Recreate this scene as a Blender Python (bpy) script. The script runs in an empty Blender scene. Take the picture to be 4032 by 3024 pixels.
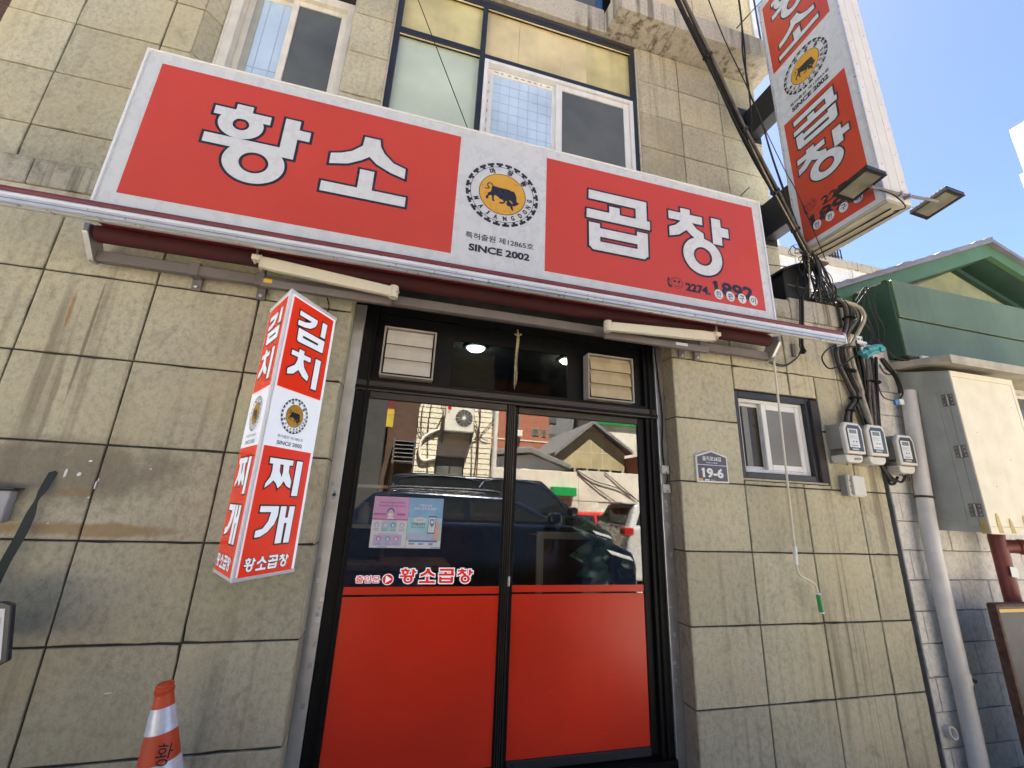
import bpy, math, random
from mathutils import Vector, Matrix, Euler
random.seed(7)
R = math.radians
scene = bpy.context.scene
COL = scene.collection

# ---------------------------------------------------------------- camera, sky, sun, exposure
cam_d = bpy.data.cameras.new('camera')
cam = bpy.data.objects.new('camera', cam_d)
COL.objects.link(cam)
scene.camera = cam
cam_d.sensor_fit = 'HORIZONTAL'
cam_d.sensor_width = 36.0
cam_d.lens = 36.0 * 1660.5 / 4032.0
cam_d.clip_start = 0.05
cam_d.clip_end = 600.0
YAW, PIT, ROL = R(14.117), R(16.153), R(2.364)
fw = Vector((math.sin(YAW) * math.cos(PIT), math.cos(YAW) * math.cos(PIT), math.sin(PIT)))
rt = Vector((math.cos(YAW), -math.sin(YAW), 0.0))
up = rt.cross(fw)
rr = math.cos(ROL) * rt + math.sin(ROL) * up
uu = -math.sin(ROL) * rt + math.cos(ROL) * up
cam.matrix_world = Matrix(((rr.x, uu.x, -fw.x, 0.0), (rr.y, uu.y, -fw.y, -2.9393),
                           (rr.z, uu.z, -fw.z, 1.62), (0, 0, 0, 1)))

SUN_EL, SUN_AZ = R(63.0), R(18.0)      # azimuth from +Y (behind the building) towards +X
sun_dir = Vector((math.sin(SUN_AZ) * math.cos(SUN_EL), math.cos(SUN_AZ) * math.cos(SUN_EL), math.sin(SUN_EL)))
world = bpy.data.worlds.new('World')
scene.world = world
world.use_nodes = True
wn = world.node_tree
bg = wn.nodes['Background']
sky = wn.nodes.new('ShaderNodeTexSky')
sky.sky_type = 'NISHITA'
sky.sun_disc = False
sky.sun_elevation = SUN_EL
sky.sun_rotation = SUN_AZ
sky.altitude = 50
sky.air_density = 0.5
sky.dust_density = 0.4
sky.ozone_density = 2.0
wn.links.new(sky.outputs[0], bg.inputs[0])
bg.inputs[1].default_value = 0.05
sl = bpy.data.lights.new('sun', 'SUN')
sl.energy = 5.0
sl.angle = R(0.53)
sl.color = (1.0, 0.93, 0.82)
so = bpy.data.objects.new('sun', sl)
COL.objects.link(so)
so.rotation_euler = sun_dir.to_track_quat('Z', 'Y').to_euler()
so.location = (8, 12, 20)
scene.view_settings.view_transform = 'Standard'
scene.view_settings.look = 'None'
scene.view_settings.exposure = 3.02
scene.view_settings.gamma = 1.0

scene.render.engine = 'CYCLES'
cy = scene.cycles
cy.use_denoising = True
cy.max_bounces = 8
cy.diffuse_bounces = 4
cy.glossy_bounces = 4
cy.transparent_max_bounces = 12
cy.transmission_bounces = 4
cy.caustics_reflective = False
cy.caustics_refractive = False
cy.sample_clamp_indirect = 6.0

# ---------------------------------------------------------------- node helpers and materials
def new_mat(name):
    m = bpy.data.materials.new(name)
    m.use_nodes = True
    nt = m.node_tree
    return m, nt, nt.nodes['Principled BSDF']

def N(nt, typ, **kw):
    n = nt.nodes.new(typ)
    for k, v in kw.items():
        setattr(n, k, v)
    return n

def mixc(nt, a, b, fac, mode='MIX'):
    n = N(nt, 'ShaderNodeMix', data_type='RGBA', blend_type=mode)
    for sock, val in ((n.inputs[0], fac), (n.inputs[6], a), (n.inputs[7], b)):
        if hasattr(val, 'links'):
            nt.links.new(val, sock)
        else:
            sock.default_value = val if not isinstance(val, tuple) else (*val[:3], 1.0)
    return n.outputs[2]

def ramp(nt, src, p0, p1, c0=(0, 0, 0), c1=(1, 1, 1)):
    n = N(nt, 'ShaderNodeValToRGB')
    n.color_ramp.elements[0].position = p0
    n.color_ramp.elements[1].position = p1
    n.color_ramp.elements[0].color = (*c0, 1)
    n.color_ramp.elements[1].color = (*c1, 1)
    nt.links.new(src, n.inputs[0])
    return n.outputs[0]

def noise(nt, vec, scale, detail=4.0, rough=0.55, dist=0.0):
    n = N(nt, 'ShaderNodeTexNoise')
    n.inputs['Scale'].default_value = scale
    n.inputs['Detail'].default_value = detail
    n.inputs['Roughness'].default_value = rough
    n.inputs['Distortion'].default_value = dist
    nt.links.new(vec, n.inputs['Vector'])
    return n.outputs[0]

def mapped(nt, vec, scale=(1, 1, 1), loc=(0, 0, 0)):
    n = N(nt, 'ShaderNodeMapping')
    n.inputs['Scale'].default_value = scale
    n.inputs['Location'].default_value = loc
    nt.links.new(vec, n.inputs['Vector'])
    return n.outputs[0]

def wpos(nt):
    return N(nt, 'ShaderNodeNewGeometry').outputs['Position']

def math_n(nt, op, a, b=None):
    n = N(nt, 'ShaderNodeMath', operation=op)
    for sock, val in ((n.inputs[0], a), (n.inputs[1], b)):
        if val is None:
            continue
        if hasattr(val, 'links'):
            nt.links.new(val, sock)
        else:
            sock.default_value = val
    return n.outputs[0]

def bump(nt, bsdf, h, strength=0.3, dist=0.01):
    n = N(nt, 'ShaderNodeBump')
    n.inputs['Strength'].default_value = strength
    n.inputs['Distance'].default_value = dist
    nt.links.new(h, n.inputs['Height'])
    nt.links.new(n.outputs[0], bsdf.inputs['Normal'])

MATS = {}
def plain(name, col, rough=0.5, metal=0.0, spec=0.5, var=0.06, scale=6.0, grime=0.0, bumpy=0.0, emit=None, coat=0.0, scuff=0.0):
    """a paint / plastic / metal with a little uneven colour and wear"""
    m, nt, b = new_mat(name)
    p = wpos(nt)
    n1 = noise(nt, p, scale, 5.0)
    dark = tuple(c * (1 - 2.2 * var) for c in col)
    lite = tuple(min(1, c * (1 + 1.2 * var)) for c in col)
    c = mixc(nt, dark, lite, ramp(nt, n1, 0.3, 0.7))
    if grime > 0:
        st = noise(nt, mapped(nt, p, (6, 6, 0.32)), 1.6, 3.0, 0.55)
        st2 = noise(nt, mapped(nt, p, (26, 26, 0.6), (3, 1, 2)), 1.0, 2.0, 0.5)
        wh = noise(nt, mapped(nt, p, (1, 1, 1), (9, 4, 2)), 1.4, 2.0)
        g = math_n(nt, 'ADD', ramp(nt, st, 0.48, 0.80), math_n(nt, 'MULTIPLY', ramp(nt, st2, 0.55, 0.75), 0.5))
        g = math_n(nt, 'MULTIPLY', g, ramp(nt, wh, 0.35, 0.65))
        dk = tuple(x * 0.38 + y for x, y in zip(col, (0.012, 0.009, 0.005))) if max(col) > 0.05 else (0.03, 0.027, 0.022)
        c = mixc(nt, c, dk, math_n(nt, 'MULTIPLY', g, grime))
    if scuff > 0:
        sc_ = noise(nt, mapped(nt, p, (3, 3, 22), (1, 5, 3)), 1.5, 4.0, 0.6, 1.5)
        sw = noise(nt, p, 2.0, 2.0)
        sf = math_n(nt, 'MULTIPLY', ramp(nt, sc_, 0.66, 0.74), ramp(nt, sw, 0.5, 0.62))
        c = mixc(nt, c, tuple(min(1, x * 1.25 + 0.05) for x in col), math_n(nt, 'MULTIPLY', sf, scuff))
    nt.links.new(c, b.inputs['Base Color'])
    b.inputs['Roughness'].default_value = rough
    b.inputs['Metallic'].default_value = metal
    b.inputs['Specular IOR Level'].default_value = spec
    b.inputs['Coat Weight'].default_value = coat
    if rough > 0.08 and scale > 2.0:
        rn = noise(nt, p, scale * 4, 3.0)
        nt.links.new(math_n(nt, 'ADD', math_n(nt, 'MULTIPLY', rn, 0.18), rough - 0.09), b.inputs['Roughness'])
    if bumpy > 0:
        bump(nt, b, noise(nt, p, scale * 9, 4.0), bumpy, 0.01)
    if emit:
        b.inputs['Emission Color'].default_value = (*emit[0], 1)
        b.inputs['Emission Strength'].default_value = emit[1]
    MATS[name] = m
    return m

def stone(name, c0, c1, stain, stain_amt, drip=1.0, rnd=0.10, fine=1.0, warm=None, lines=0.0, marks=False):
    """sawn stone / exposed-grain cladding: speckle, blotches, vertical drip marks, per piece tone"""
    m, nt, b = new_mat(name)
    p = wpos(nt)
    sp = noise(nt, p, 95 * fine, 3.0, 0.7)
    bl = noise(nt, p, 2.3, 6.0, 0.62, 0.4)
    mid = noise(nt, mapped(nt, p, (30, 30, 24)), 1.0, 4.0, 0.7)
    c = mixc(nt, c0, c1, ramp(nt, bl, 0.32, 0.68))
    c = mixc(nt, c, tuple(x * 0.55 for x in c0), math_n(nt, 'MULTIPLY', ramp(nt, sp, 0.52, 0.72), 0.55))
    c = mixc(nt, c, tuple(min(1, x * 1.28) for x in c1), math_n(nt, 'MULTIPLY', ramp(nt, sp, 0.50, 0.30), 0.35))
    c = mixc(nt, c, tuple(x * 0.72 for x in c0), math_n(nt, 'MULTIPLY', ramp(nt, mid, 0.45, 0.70), 0.75))
    if warm:
        wv = noise(nt, mapped(nt, p, (1, 1, 1), (4, 2, 9)), 1.1, 3.0)
        c = mixc(nt, c, warm, math_n(nt, 'MULTIPLY', ramp(nt, wv, 0.45, 0.7), 0.5))
    st = noise(nt, mapped(nt, p, (11, 11, 0.35)), 1.0, 4.0, 0.6)
    where = noise(nt, mapped(nt, p, (0.9, 0.9, 0.6), (7, 3, 1)), 1.0, 3.0)
    amt = math_n(nt, 'MULTIPLY', ramp(nt, st, 0.50, 0.70), math_n(nt, 'MULTIPLY', ramp(nt, where, 0.42, 0.62), stain_amt * drip))
    c = mixc(nt, c, stain, amt)
    if lines:
        ln = noise(nt, mapped(nt, p, (38, 38, 0.22), (2, 0, 5)), 1.0, 2.0, 0.5)
        lw = noise(nt, mapped(nt, p, (2.2, 2.2, 0.8), (1, 8, 3)), 1.0, 2.0)
        c = mixc(nt, c, stain, math_n(nt, 'MULTIPLY', ramp(nt, ln, 0.60, 0.70), math_n(nt, 'MULTIPLY', ramp(nt, lw, 0.42, 0.58), lines)))
    if marks:                                  # old grime patch, rust smear and one drip line on the left wall
        sep = N(nt, 'ShaderNodeSeparateXYZ'); nt.links.new(p, sep.inputs[0])
        wob = noise(nt, p, 7.0, 5.0, 0.65)
        def near(cx, cz, rx, rz):
            dx = math_n(nt, 'MULTIPLY', math_n(nt, 'SUBTRACT', sep.outputs[0], cx), 1.0 / rx)
            dz = math_n(nt, 'MULTIPLY', math_n(nt, 'SUBTRACT', sep.outputs[2], cz), 1.0 / rz)
            d2 = math_n(nt, 'ADD', math_n(nt, 'MULTIPLY', dx, dx), math_n(nt, 'MULTIPLY', dz, dz))
            return ramp(nt, math_n(nt, 'ADD', math_n(nt, 'SUBTRACT', 1.0, d2), math_n(nt, 'MULTIPLY', math_n(nt, 'SUBTRACT', wob, 0.5), 1.8)), 0.15, 0.75)
        c = mixc(nt, c, (0.17, 0.145, 0.105), math_n(nt, 'MULTIPLY', near(-1.80, 1.72, 0.75, 0.22), 0.7))
        c = mixc(nt, c, (0.30, 0.19, 0.08), math_n(nt, 'MULTIPLY', near(-1.62, 1.405, 0.55, 0.045), 0.75))
        c = mixc(nt, c, (0.28, 0.18, 0.08), math_n(nt, 'MULTIPLY', near(-1.72, 1.60, 0.12, 0.035), 0.6))
        c = mixc(nt, c, (0.15, 0.12, 0.08), math_n(nt, 'MULTIPLY', near(-1.905, 2.45, 0.012, 0.55), 0.75))
        c = mixc(nt, c, (0.17, 0.14, 0.10), math_n(nt, 'MULTIPLY', near(-1.97, 2.1, 0.02, 0.35), 0.6))
        c = mixc(nt, c, (0.30, 0.15, 0.05), math_n(nt, 'MULTIPLY', near(-2.03, 2.66, 0.012, 0.16), 0.7))
    dirt = noise(nt, p, 5.5, 7.0, 0.7, 0.8)
    c = mixc(nt, c, stain, math_n(nt, 'MULTIPLY', ramp(nt, dirt, 0.56, 0.74), stain_amt * 0.55))
    oi = N(nt, 'ShaderNodeObjectInfo').outputs['Random']
    hsv = N(nt, 'ShaderNodeHueSaturation')
    nt.links.new(math_n(nt, 'ADD', math_n(nt, 'MULTIPLY', oi, 2 * rnd), 1.0 - rnd), hsv.inputs['Value'])
    nt.links.new(c, hsv.inputs['Color'])
    nt.links.new(hsv.outputs[0], b.inputs['Base Color'])
    b.inputs['Roughness'].default_value = 0.86
    b.inputs['Specular IOR Level'].default_value = 0.25
    bump(nt, b, math_n(nt, 'ADD', sp, math_n(nt, 'MULTIPLY', mid, 1.5)), 0.35, 0.004)
    MATS[name] = m
    return m

stone('tile', (0.375, 0.345, 0.245), (0.475, 0.442, 0.32), (0.15, 0.122, 0.085), 0.75, rnd=0.13, warm=(0.52, 0.45, 0.255), marks=True)
stone('tile_dirty_shaded', (0.26, 0.21, 0.14), (0.33, 0.27, 0.185), (0.09, 0.07, 0.045), 0.9, rnd=0.08)  # right door return: brown dirt, with its shade mixed into the colour
stone('tile_streaked', (0.41, 0.38, 0.265), (0.50, 0.465, 0.33), (0.15, 0.115, 0.075), 0.85, drip=1.1, rnd=0.10, warm=(0.53, 0.46, 0.27), lines=0.75)
stone('ledge', (0.30, 0.285, 0.235), (0.40, 0.38, 0.31), (0.075, 0.065, 0.045), 1.5, drip=1.3, rnd=0.08)
stone('slab', (0.42, 0.39, 0.32), (0.50, 0.46, 0.37), (0.16, 0.14, 0.105), 0.7, drip=2.0, rnd=0.03)
stone('block', (0.60, 0.585, 0.53), (0.70, 0.68, 0.62), (0.25, 0.21, 0.16), 0.7, drip=0.5, rnd=0.06, fine=0.7)
stone('tanwall', (0.55, 0.46, 0.28), (0.66, 0.57, 0.38), (0.30, 0.23, 0.12), 0.6, drip=0.6, rnd=0.02)
plain('mortar', (0.045, 0.04, 0.038), 0.9, var=0.15, scale=9)
plain('mortar_grey', (0.30, 0.29, 0.28), 0.9, var=0.15, scale=9)
plain('sign_white', (0.56, 0.585, 0.60), 0.28, grime=0.20, var=0.015, scale=2.5)
plain('sign_frame', (0.72, 0.73, 0.74), 0.3, var=0.03)
plain('sign_red', (0.52, 0.050, 0.020), 0.27, var=0.05, grime=0.03, scale=0.8, spec=0.6)
plain('ink', (0.020, 0.019, 0.024), 0.3, var=0.1)
plain('emblem_yellow', (0.62, 0.33, 0.035), 0.3, var=0.04)
plain('pillar_white', (0.74, 0.76, 0.80), 0.22, var=0.02, emit=((0.85, 0.92, 1.0), 0.05))
plain('pillar_red', (0.66, 0.040, 0.012), 0.22, var=0.03, scale=1.5, emit=((0.85, 0.03, 0.012), 0.04))
plain('edge_cream', (0.66, 0.65, 0.60), 0.4, var=0.03, grime=0.12)
plain('letter_white', (0.60, 0.62, 0.63), 0.28, var=0.015, scale=2.5, grime=0.15)
plain('awning_alu', (0.62, 0.64, 0.66), 0.3, 0.55, var=0.05, grime=0.15)
plain('awning_white', (0.70, 0.71, 0.72), 0.35, var=0.03)
plain('awning_red', (0.045, 0.003, 0.004), 0.85, var=0.12, scale=3)
plain('awning_maroon', (0.16, 0.028, 0.034), 0.6, var=0.12, grime=0.2)
plain('arm_cream', (0.66, 0.61, 0.47), 0.42, var=0.03, grime=0.15)
plain('bar_grey', (0.16, 0.14, 0.132), 0.5, var=0.06, grime=0.3)
plain('door_black', (0.0055, 0.0055, 0.006), 0.42, var=0.15, scale=12, spec=0.15)
plain('door_brown', (0.032, 0.026, 0.020), 0.38, 0.3, var=0.1, scale=10)
plain('door_red', (0.68, 0.030, 0.006), 0.30, var=0.07, scale=1.2, spec=0.5, scuff=0.5, grime=0.10)
plain('steel', (0.50, 0.50, 0.49), 0.36, 0.75, var=0.08, scale=8, grime=0.25)
plain('louvre', (0.56, 0.52, 0.43), 0.55, var=0.05, grime=0.25)
plain('louvre_old', (0.50, 0.40, 0.23), 0.6, var=0.12, grime=0.4)
plain('white_paint', (0.74, 0.74, 0.71), 0.4, var=0.04, grime=0.25)
plain('old_white', (0.68, 0.65, 0.56), 0.5, var=0.06, grime=0.35, bumpy=0.15)
plain('dark_frame', (0.018, 0.020, 0.024), 0.45, var=0.15)
plain('panel_yellow', (0.56, 0.50, 0.24), 0.5, var=0.14, scale=2.0, grime=0.25)
plain('panel_cream', (0.64, 0.54, 0.30), 0.45, var=0.12, scale=2.2, grime=0.2)
plain('pane_green', (0.50, 0.58, 0.46), 0.12, var=0.06, scale=1.6, spec=0.8)
plain('pane_blue', (0.50, 0.64, 0.78), 0.10, var=0.07, scale=2.4, spec=0.9)
plain('pane_dark', (0.115, 0.122, 0.112), 0.13, var=0.15, scale=1.6, spec=0.45)
plain('pane_frost', (0.21, 0.21, 0.195), 0.4, var=0.08, scale=2, spec=0.3)
plain('pane_shade', (0.06, 0.052, 0.04), 0.3, var=0.1, spec=0.25)
plain('awning_fabric', (0.24, 0.010, 0.014), 0.8, var=0.1)
plain('pane_ink', (0.015, 0.016, 0.018), 0.05, var=0.1, spec=0.8)
plain('grid_line', (0.33, 0.42, 0.54), 0.5)
plain('blue_frame', (0.03, 0.09, 0.24), 0.45)
plain('cable', (0.0065, 0.0065, 0.007), 0.5, var=0.2, scale=20, spec=0.35)
plain('cable_grey', (0.10, 0.09, 0.078), 0.6, var=0.2, scale=14, grime=0.4)
plain('hose_beige', (0.36, 0.31, 0.23), 0.6, var=0.15, scale=14, grime=0.4)
plain('meter_cream', (0.63, 0.60, 0.52), 0.42, var=0.03, grime=0.2)
plain('meter_grey', (0.25, 0.24, 0.215), 0.5, var=0.05, grime=0.25)
plain('meter_dark', (0.06, 0.06, 0.06), 0.2, var=0.05, spec=0.4)
plain('label_white', (0.62, 0.64, 0.62), 0.4, var=0.03)
plain('lcd', (0.17, 0.20, 0.15), 0.2, var=0.05)
plain('plate_navy', (0.055, 0.06, 0.085), 0.35, var=0.06)
plain('plate_white', (0.72, 0.72, 0.70), 0.4, var=0.03)
plain('orange_print', (0.65, 0.30, 0.03), 0.4)
plain('green_handle', (0.01, 0.28, 0.07), 0.35)
plain('teal_tape', (0.055, 0.30, 0.32), 0.35, var=0.12, scale=30, bumpy=0.4)
plain('louvre_frame', (0.34, 0.31, 0.26), 0.5, var=0.06, grime=0.2)
plain('pvc_grey', (0.60, 0.585, 0.545), 0.45, var=0.07, scale=5, grime=0.4)
plain('cabinet_cream', (0.72, 0.67, 0.50), 0.5, var=0.04, grime=0.15)
plain('cabinet_side', (0.36, 0.37, 0.33), 0.5, var=0.06, grime=0.3)
plain('rust', (0.10, 0.05, 0.03), 0.85, var=0.25, scale=20, bumpy=0.3)
plain('tape_tan', (0.50, 0.36, 0.10), 0.5, var=0.15)
plain('hinge', (0.24, 0.22, 0.19), 0.45, 0.7, var=0.15)
plain('green_panel', (0.092, 0.145, 0.072), 0.45, var=0.14, scale=1.3, grime=0.85)
plain('green_bright', (0.065, 0.155, 0.068), 0.45, var=0.10, scale=3, grime=0.3)
plain('green_dark', (0.018, 0.060, 0.040), 0.5, var=0.12, scale=4)
plain('gable_stucco', (0.30, 0.33, 0.20), 0.9, var=0.10, scale=5, bumpy=0.4)
plain('roof_sheet', (0.19, 0.19, 0.23), 0.55, var=0.12, scale=4)
plain('eave_tin', (0.42, 0.39, 0.30), 0.6, var=0.12, scale=5, grime=0.5)
plain('red_oxide', (0.16, 0.028, 0.022), 0.45, var=0.15, scale=9)
plain('board_dark', (0.03, 0.027, 0.03), 0.5, var=0.2, scale=5)
plain('yellow_line', (0.70, 0.40, 0.03), 0.5)
plain('cone_orange', (0.66, 0.075, 0.018), 0.5, var=0.08, scale=8, grime=0.2)
plain('reflective', (0.74, 0.74, 0.78), 0.22, 0.15, var=0.08, scale=25)
plain('black_plastic', (0.009, 0.009, 0.0095), 0.5, var=0.2, scale=10)
plain('strap_green', (0.022, 0.035, 0.032), 0.7, var=0.1)
plain('grey_box', (0.36, 0.36, 0.37), 0.55, var=0.08)
plain('pink_print', (0.60, 0.47, 0.44), 0.5, var=0.06)
plain('lamp_black', (0.012, 0.012, 0.012), 0.4)
plain('lamp_lens', (0.20, 0.19, 0.14), 0.12, var=0.12, spec=0.8)
plain('white_wall', (0.70, 0.70, 0.68), 0.8, var=0.06, scale=1.5, grime=0.3)
plain('bounce_paving', (0.38, 0.35, 0.30), 0.9, var=0.2, scale=3, bumpy=0.3)  # unseen street ground, made pale to bounce fill light onto the facade
plain('wood', (0.23, 0.13, 0.06), 0.55, var=0.2, scale=7)
plain('wood_panel', (0.13, 0.055, 0.03), 0.5, var=0.25, scale=5)
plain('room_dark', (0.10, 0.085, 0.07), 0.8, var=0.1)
plain('leaf', (0.045, 0.12, 0.03), 0.3, var=0.4, scale=9, spec=0.6)
plain('stem', (0.16, 0.10, 0.05), 0.7)
plain('terracotta', (0.30, 0.12, 0.06), 0.8)
plain('straw', (0.42, 0.34, 0.20), 0.9, var=0.2, scale=40)
plain('lamp_glow', (0.9, 0.95, 0.95), 0.5, emit=((0.90, 1.0, 0.95), 9.0))
plain('car_navy', (0.006, 0.011, 0.026), 0.12, 0.35, var=0.03, coat=1.0)
plain('car_black', (0.010, 0.012, 0.014), 0.15, 0.3, var=0.03, coat=1.0)
plain('car_white', (0.40, 0.40, 0.40), 0.2, var=0.03, coat=0.8)
plain('car_red', (0.45, 0.02, 0.015), 0.2, var=0.03, coat=0.8)
plain('car_glass', (0.012, 0.014, 0.016), 0.04, var=0.05, spec=0.8)
plain('chrome', (0.75, 0.76, 0.78), 0.12, 1.0, var=0.03)
plain('rubber', (0.015, 0.015, 0.015), 0.8)
plain('tail_red', (0.30, 0.008, 0.01), 0.15, spec=0.8)
plain('headlamp', (0.60, 0.62, 0.64), 0.08, 0.2, spec=0.9)
plain('cream_wall', (0.66, 0.61, 0.47), 0.8, var=0.05, scale=1.3, grime=0.3)
plain('ochre_wall', (0.40, 0.33, 0.19), 0.9, var=0.10, scale=1.4, grime=0.3)
plain('stained_wall', (0.60, 0.57, 0.48), 0.85, var=0.10, scale=1.2, grime=0.6)
plain('shade_wall', (0.045, 0.045, 0.043), 0.85, var=0.1, scale=1.5, grime=0.3)  # darkened base colour stands in for shade on the reflected left building
plain('tarp_grey', (0.16, 0.17, 0.16), 0.7, var=0.15, scale=4)
plain('tile_roof', (0.17, 0.175, 0.18), 0.7, var=0.15, scale=6)
plain('ac_cream', (0.66, 0.63, 0.54), 0.45, var=0.04)
plain('sign_yellow', (0.55, 0.40, 0.05), 0.4)
plain('poster_pink', (0.56, 0.30, 0.46), 0.35, var=0.08, scale=9)
plain('poster_dark', (0.22, 0.06, 0.24), 0.4)
plain('poster_rose', (0.42, 0.12, 0.30), 0.4)
plain('poster_lilac', (0.50, 0.45, 0.62), 0.4)
plain('poster_paper', (0.64, 0.63, 0.62), 0.4, var=0.02)
plain('poster_sky', (0.22, 0.40, 0.58), 0.35, var=0.15, scale=5)
plain('poster_aqua', (0.34, 0.55, 0.58), 0.35, var=0.08, scale=8)
plain('poster_blue', (0.08, 0.22, 0.45), 0.4)
plain('skin_print', (0.62, 0.38, 0.30), 0.5)
plain('grey_print', (0.32, 0.32, 0.36), 0.5)

def glass_mat(name, tint, ior, base_refl):
    m = bpy.data.materials.new(name)
    m.use_nodes = True
    nt = m.node_tree
    nt.nodes.clear()
    out = N(nt, 'ShaderNodeOutputMaterial')
    mix = N(nt, 'ShaderNodeMixShader')
    tr = N(nt, 'ShaderNodeBsdfTransparent')
    tr.inputs[0].default_value = (*tint, 1)
    gl = N(nt, 'ShaderNodeBsdfGlossy')
    gl.inputs['Roughness'].default_value = 0.004
    gl.inputs['Color'].default_value = (0.97, 0.97, 0.95, 1)
    fr = N(nt, 'ShaderNodeFresnel')
    fr.inputs[0].default_value = ior
    # faint waviness of the sheet
    bp = N(nt, 'ShaderNodeBump')
    bp.inputs['Strength'].default_value = 0.011
    bp.inputs['Distance'].default_value = 0.02
    nt.links.new(noise(nt, wpos(nt), 2.2, 2.0), bp.inputs['Height'])
    nt.links.new(bp.outputs[0], gl.inputs['Normal'])
    nt.links.new(math_n(nt, 'ADD', fr.outputs[0], base_refl), mix.inputs[0])
    nt.links.new(tr.outputs[0], mix.inputs[1])
    nt.links.new(gl.outputs[0], mix.inputs[2])
    nt.links.new(mix.outputs[0], out.inputs[0])
    MATS[name] = m
    return m
glass_mat('door_glass', (0.84, 0.85, 0.84), 1.6, 0.15)
glass_mat('dark_glass', (0.55, 0.62, 0.60), 1.13, 0.0)

def brick_mat(name, c1, c2, mortar, scale):
    m, nt, b = new_mat(name)
    bt = N(nt, 'ShaderNodeTexBrick')
    p = wpos(nt)
    sep = N(nt, 'ShaderNodeSeparateXYZ'); nt.links.new(p, sep.inputs[0])
    cmb = N(nt, 'ShaderNodeCombineXYZ')
    nt.links.new(math_n(nt, 'ADD', sep.outputs[0], sep.outputs[1]), cmb.inputs[0]); nt.links.new(sep.outputs[2], cmb.inputs[1])
    nt.links.new(cmb.outputs[0], bt.inputs[0])
    bt.inputs['Color1'].default_value = (*c1, 1); bt.inputs['Color2'].default_value = (*c2, 1)
    bt.inputs['Mortar'].default_value = (*mortar, 1); bt.inputs['Scale'].default_value = scale
    bt.inputs['Mortar Size'].default_value = 0.012
    nt.links.new(bt.outputs[0], b.inputs['Base Color'])
    b.inputs['Roughness'].default_value = 0.9
    MATS[name] = m
brick_mat('brick_red', (0.30, 0.085, 0.045), (0.36, 0.12, 0.06), (0.30, 0.24, 0.20), 4.5)
brick_mat('brick_brown', (0.06, 0.03, 0.02), (0.10, 0.05, 0.03), (0.12, 0.10, 0.08), 4.5)

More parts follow.
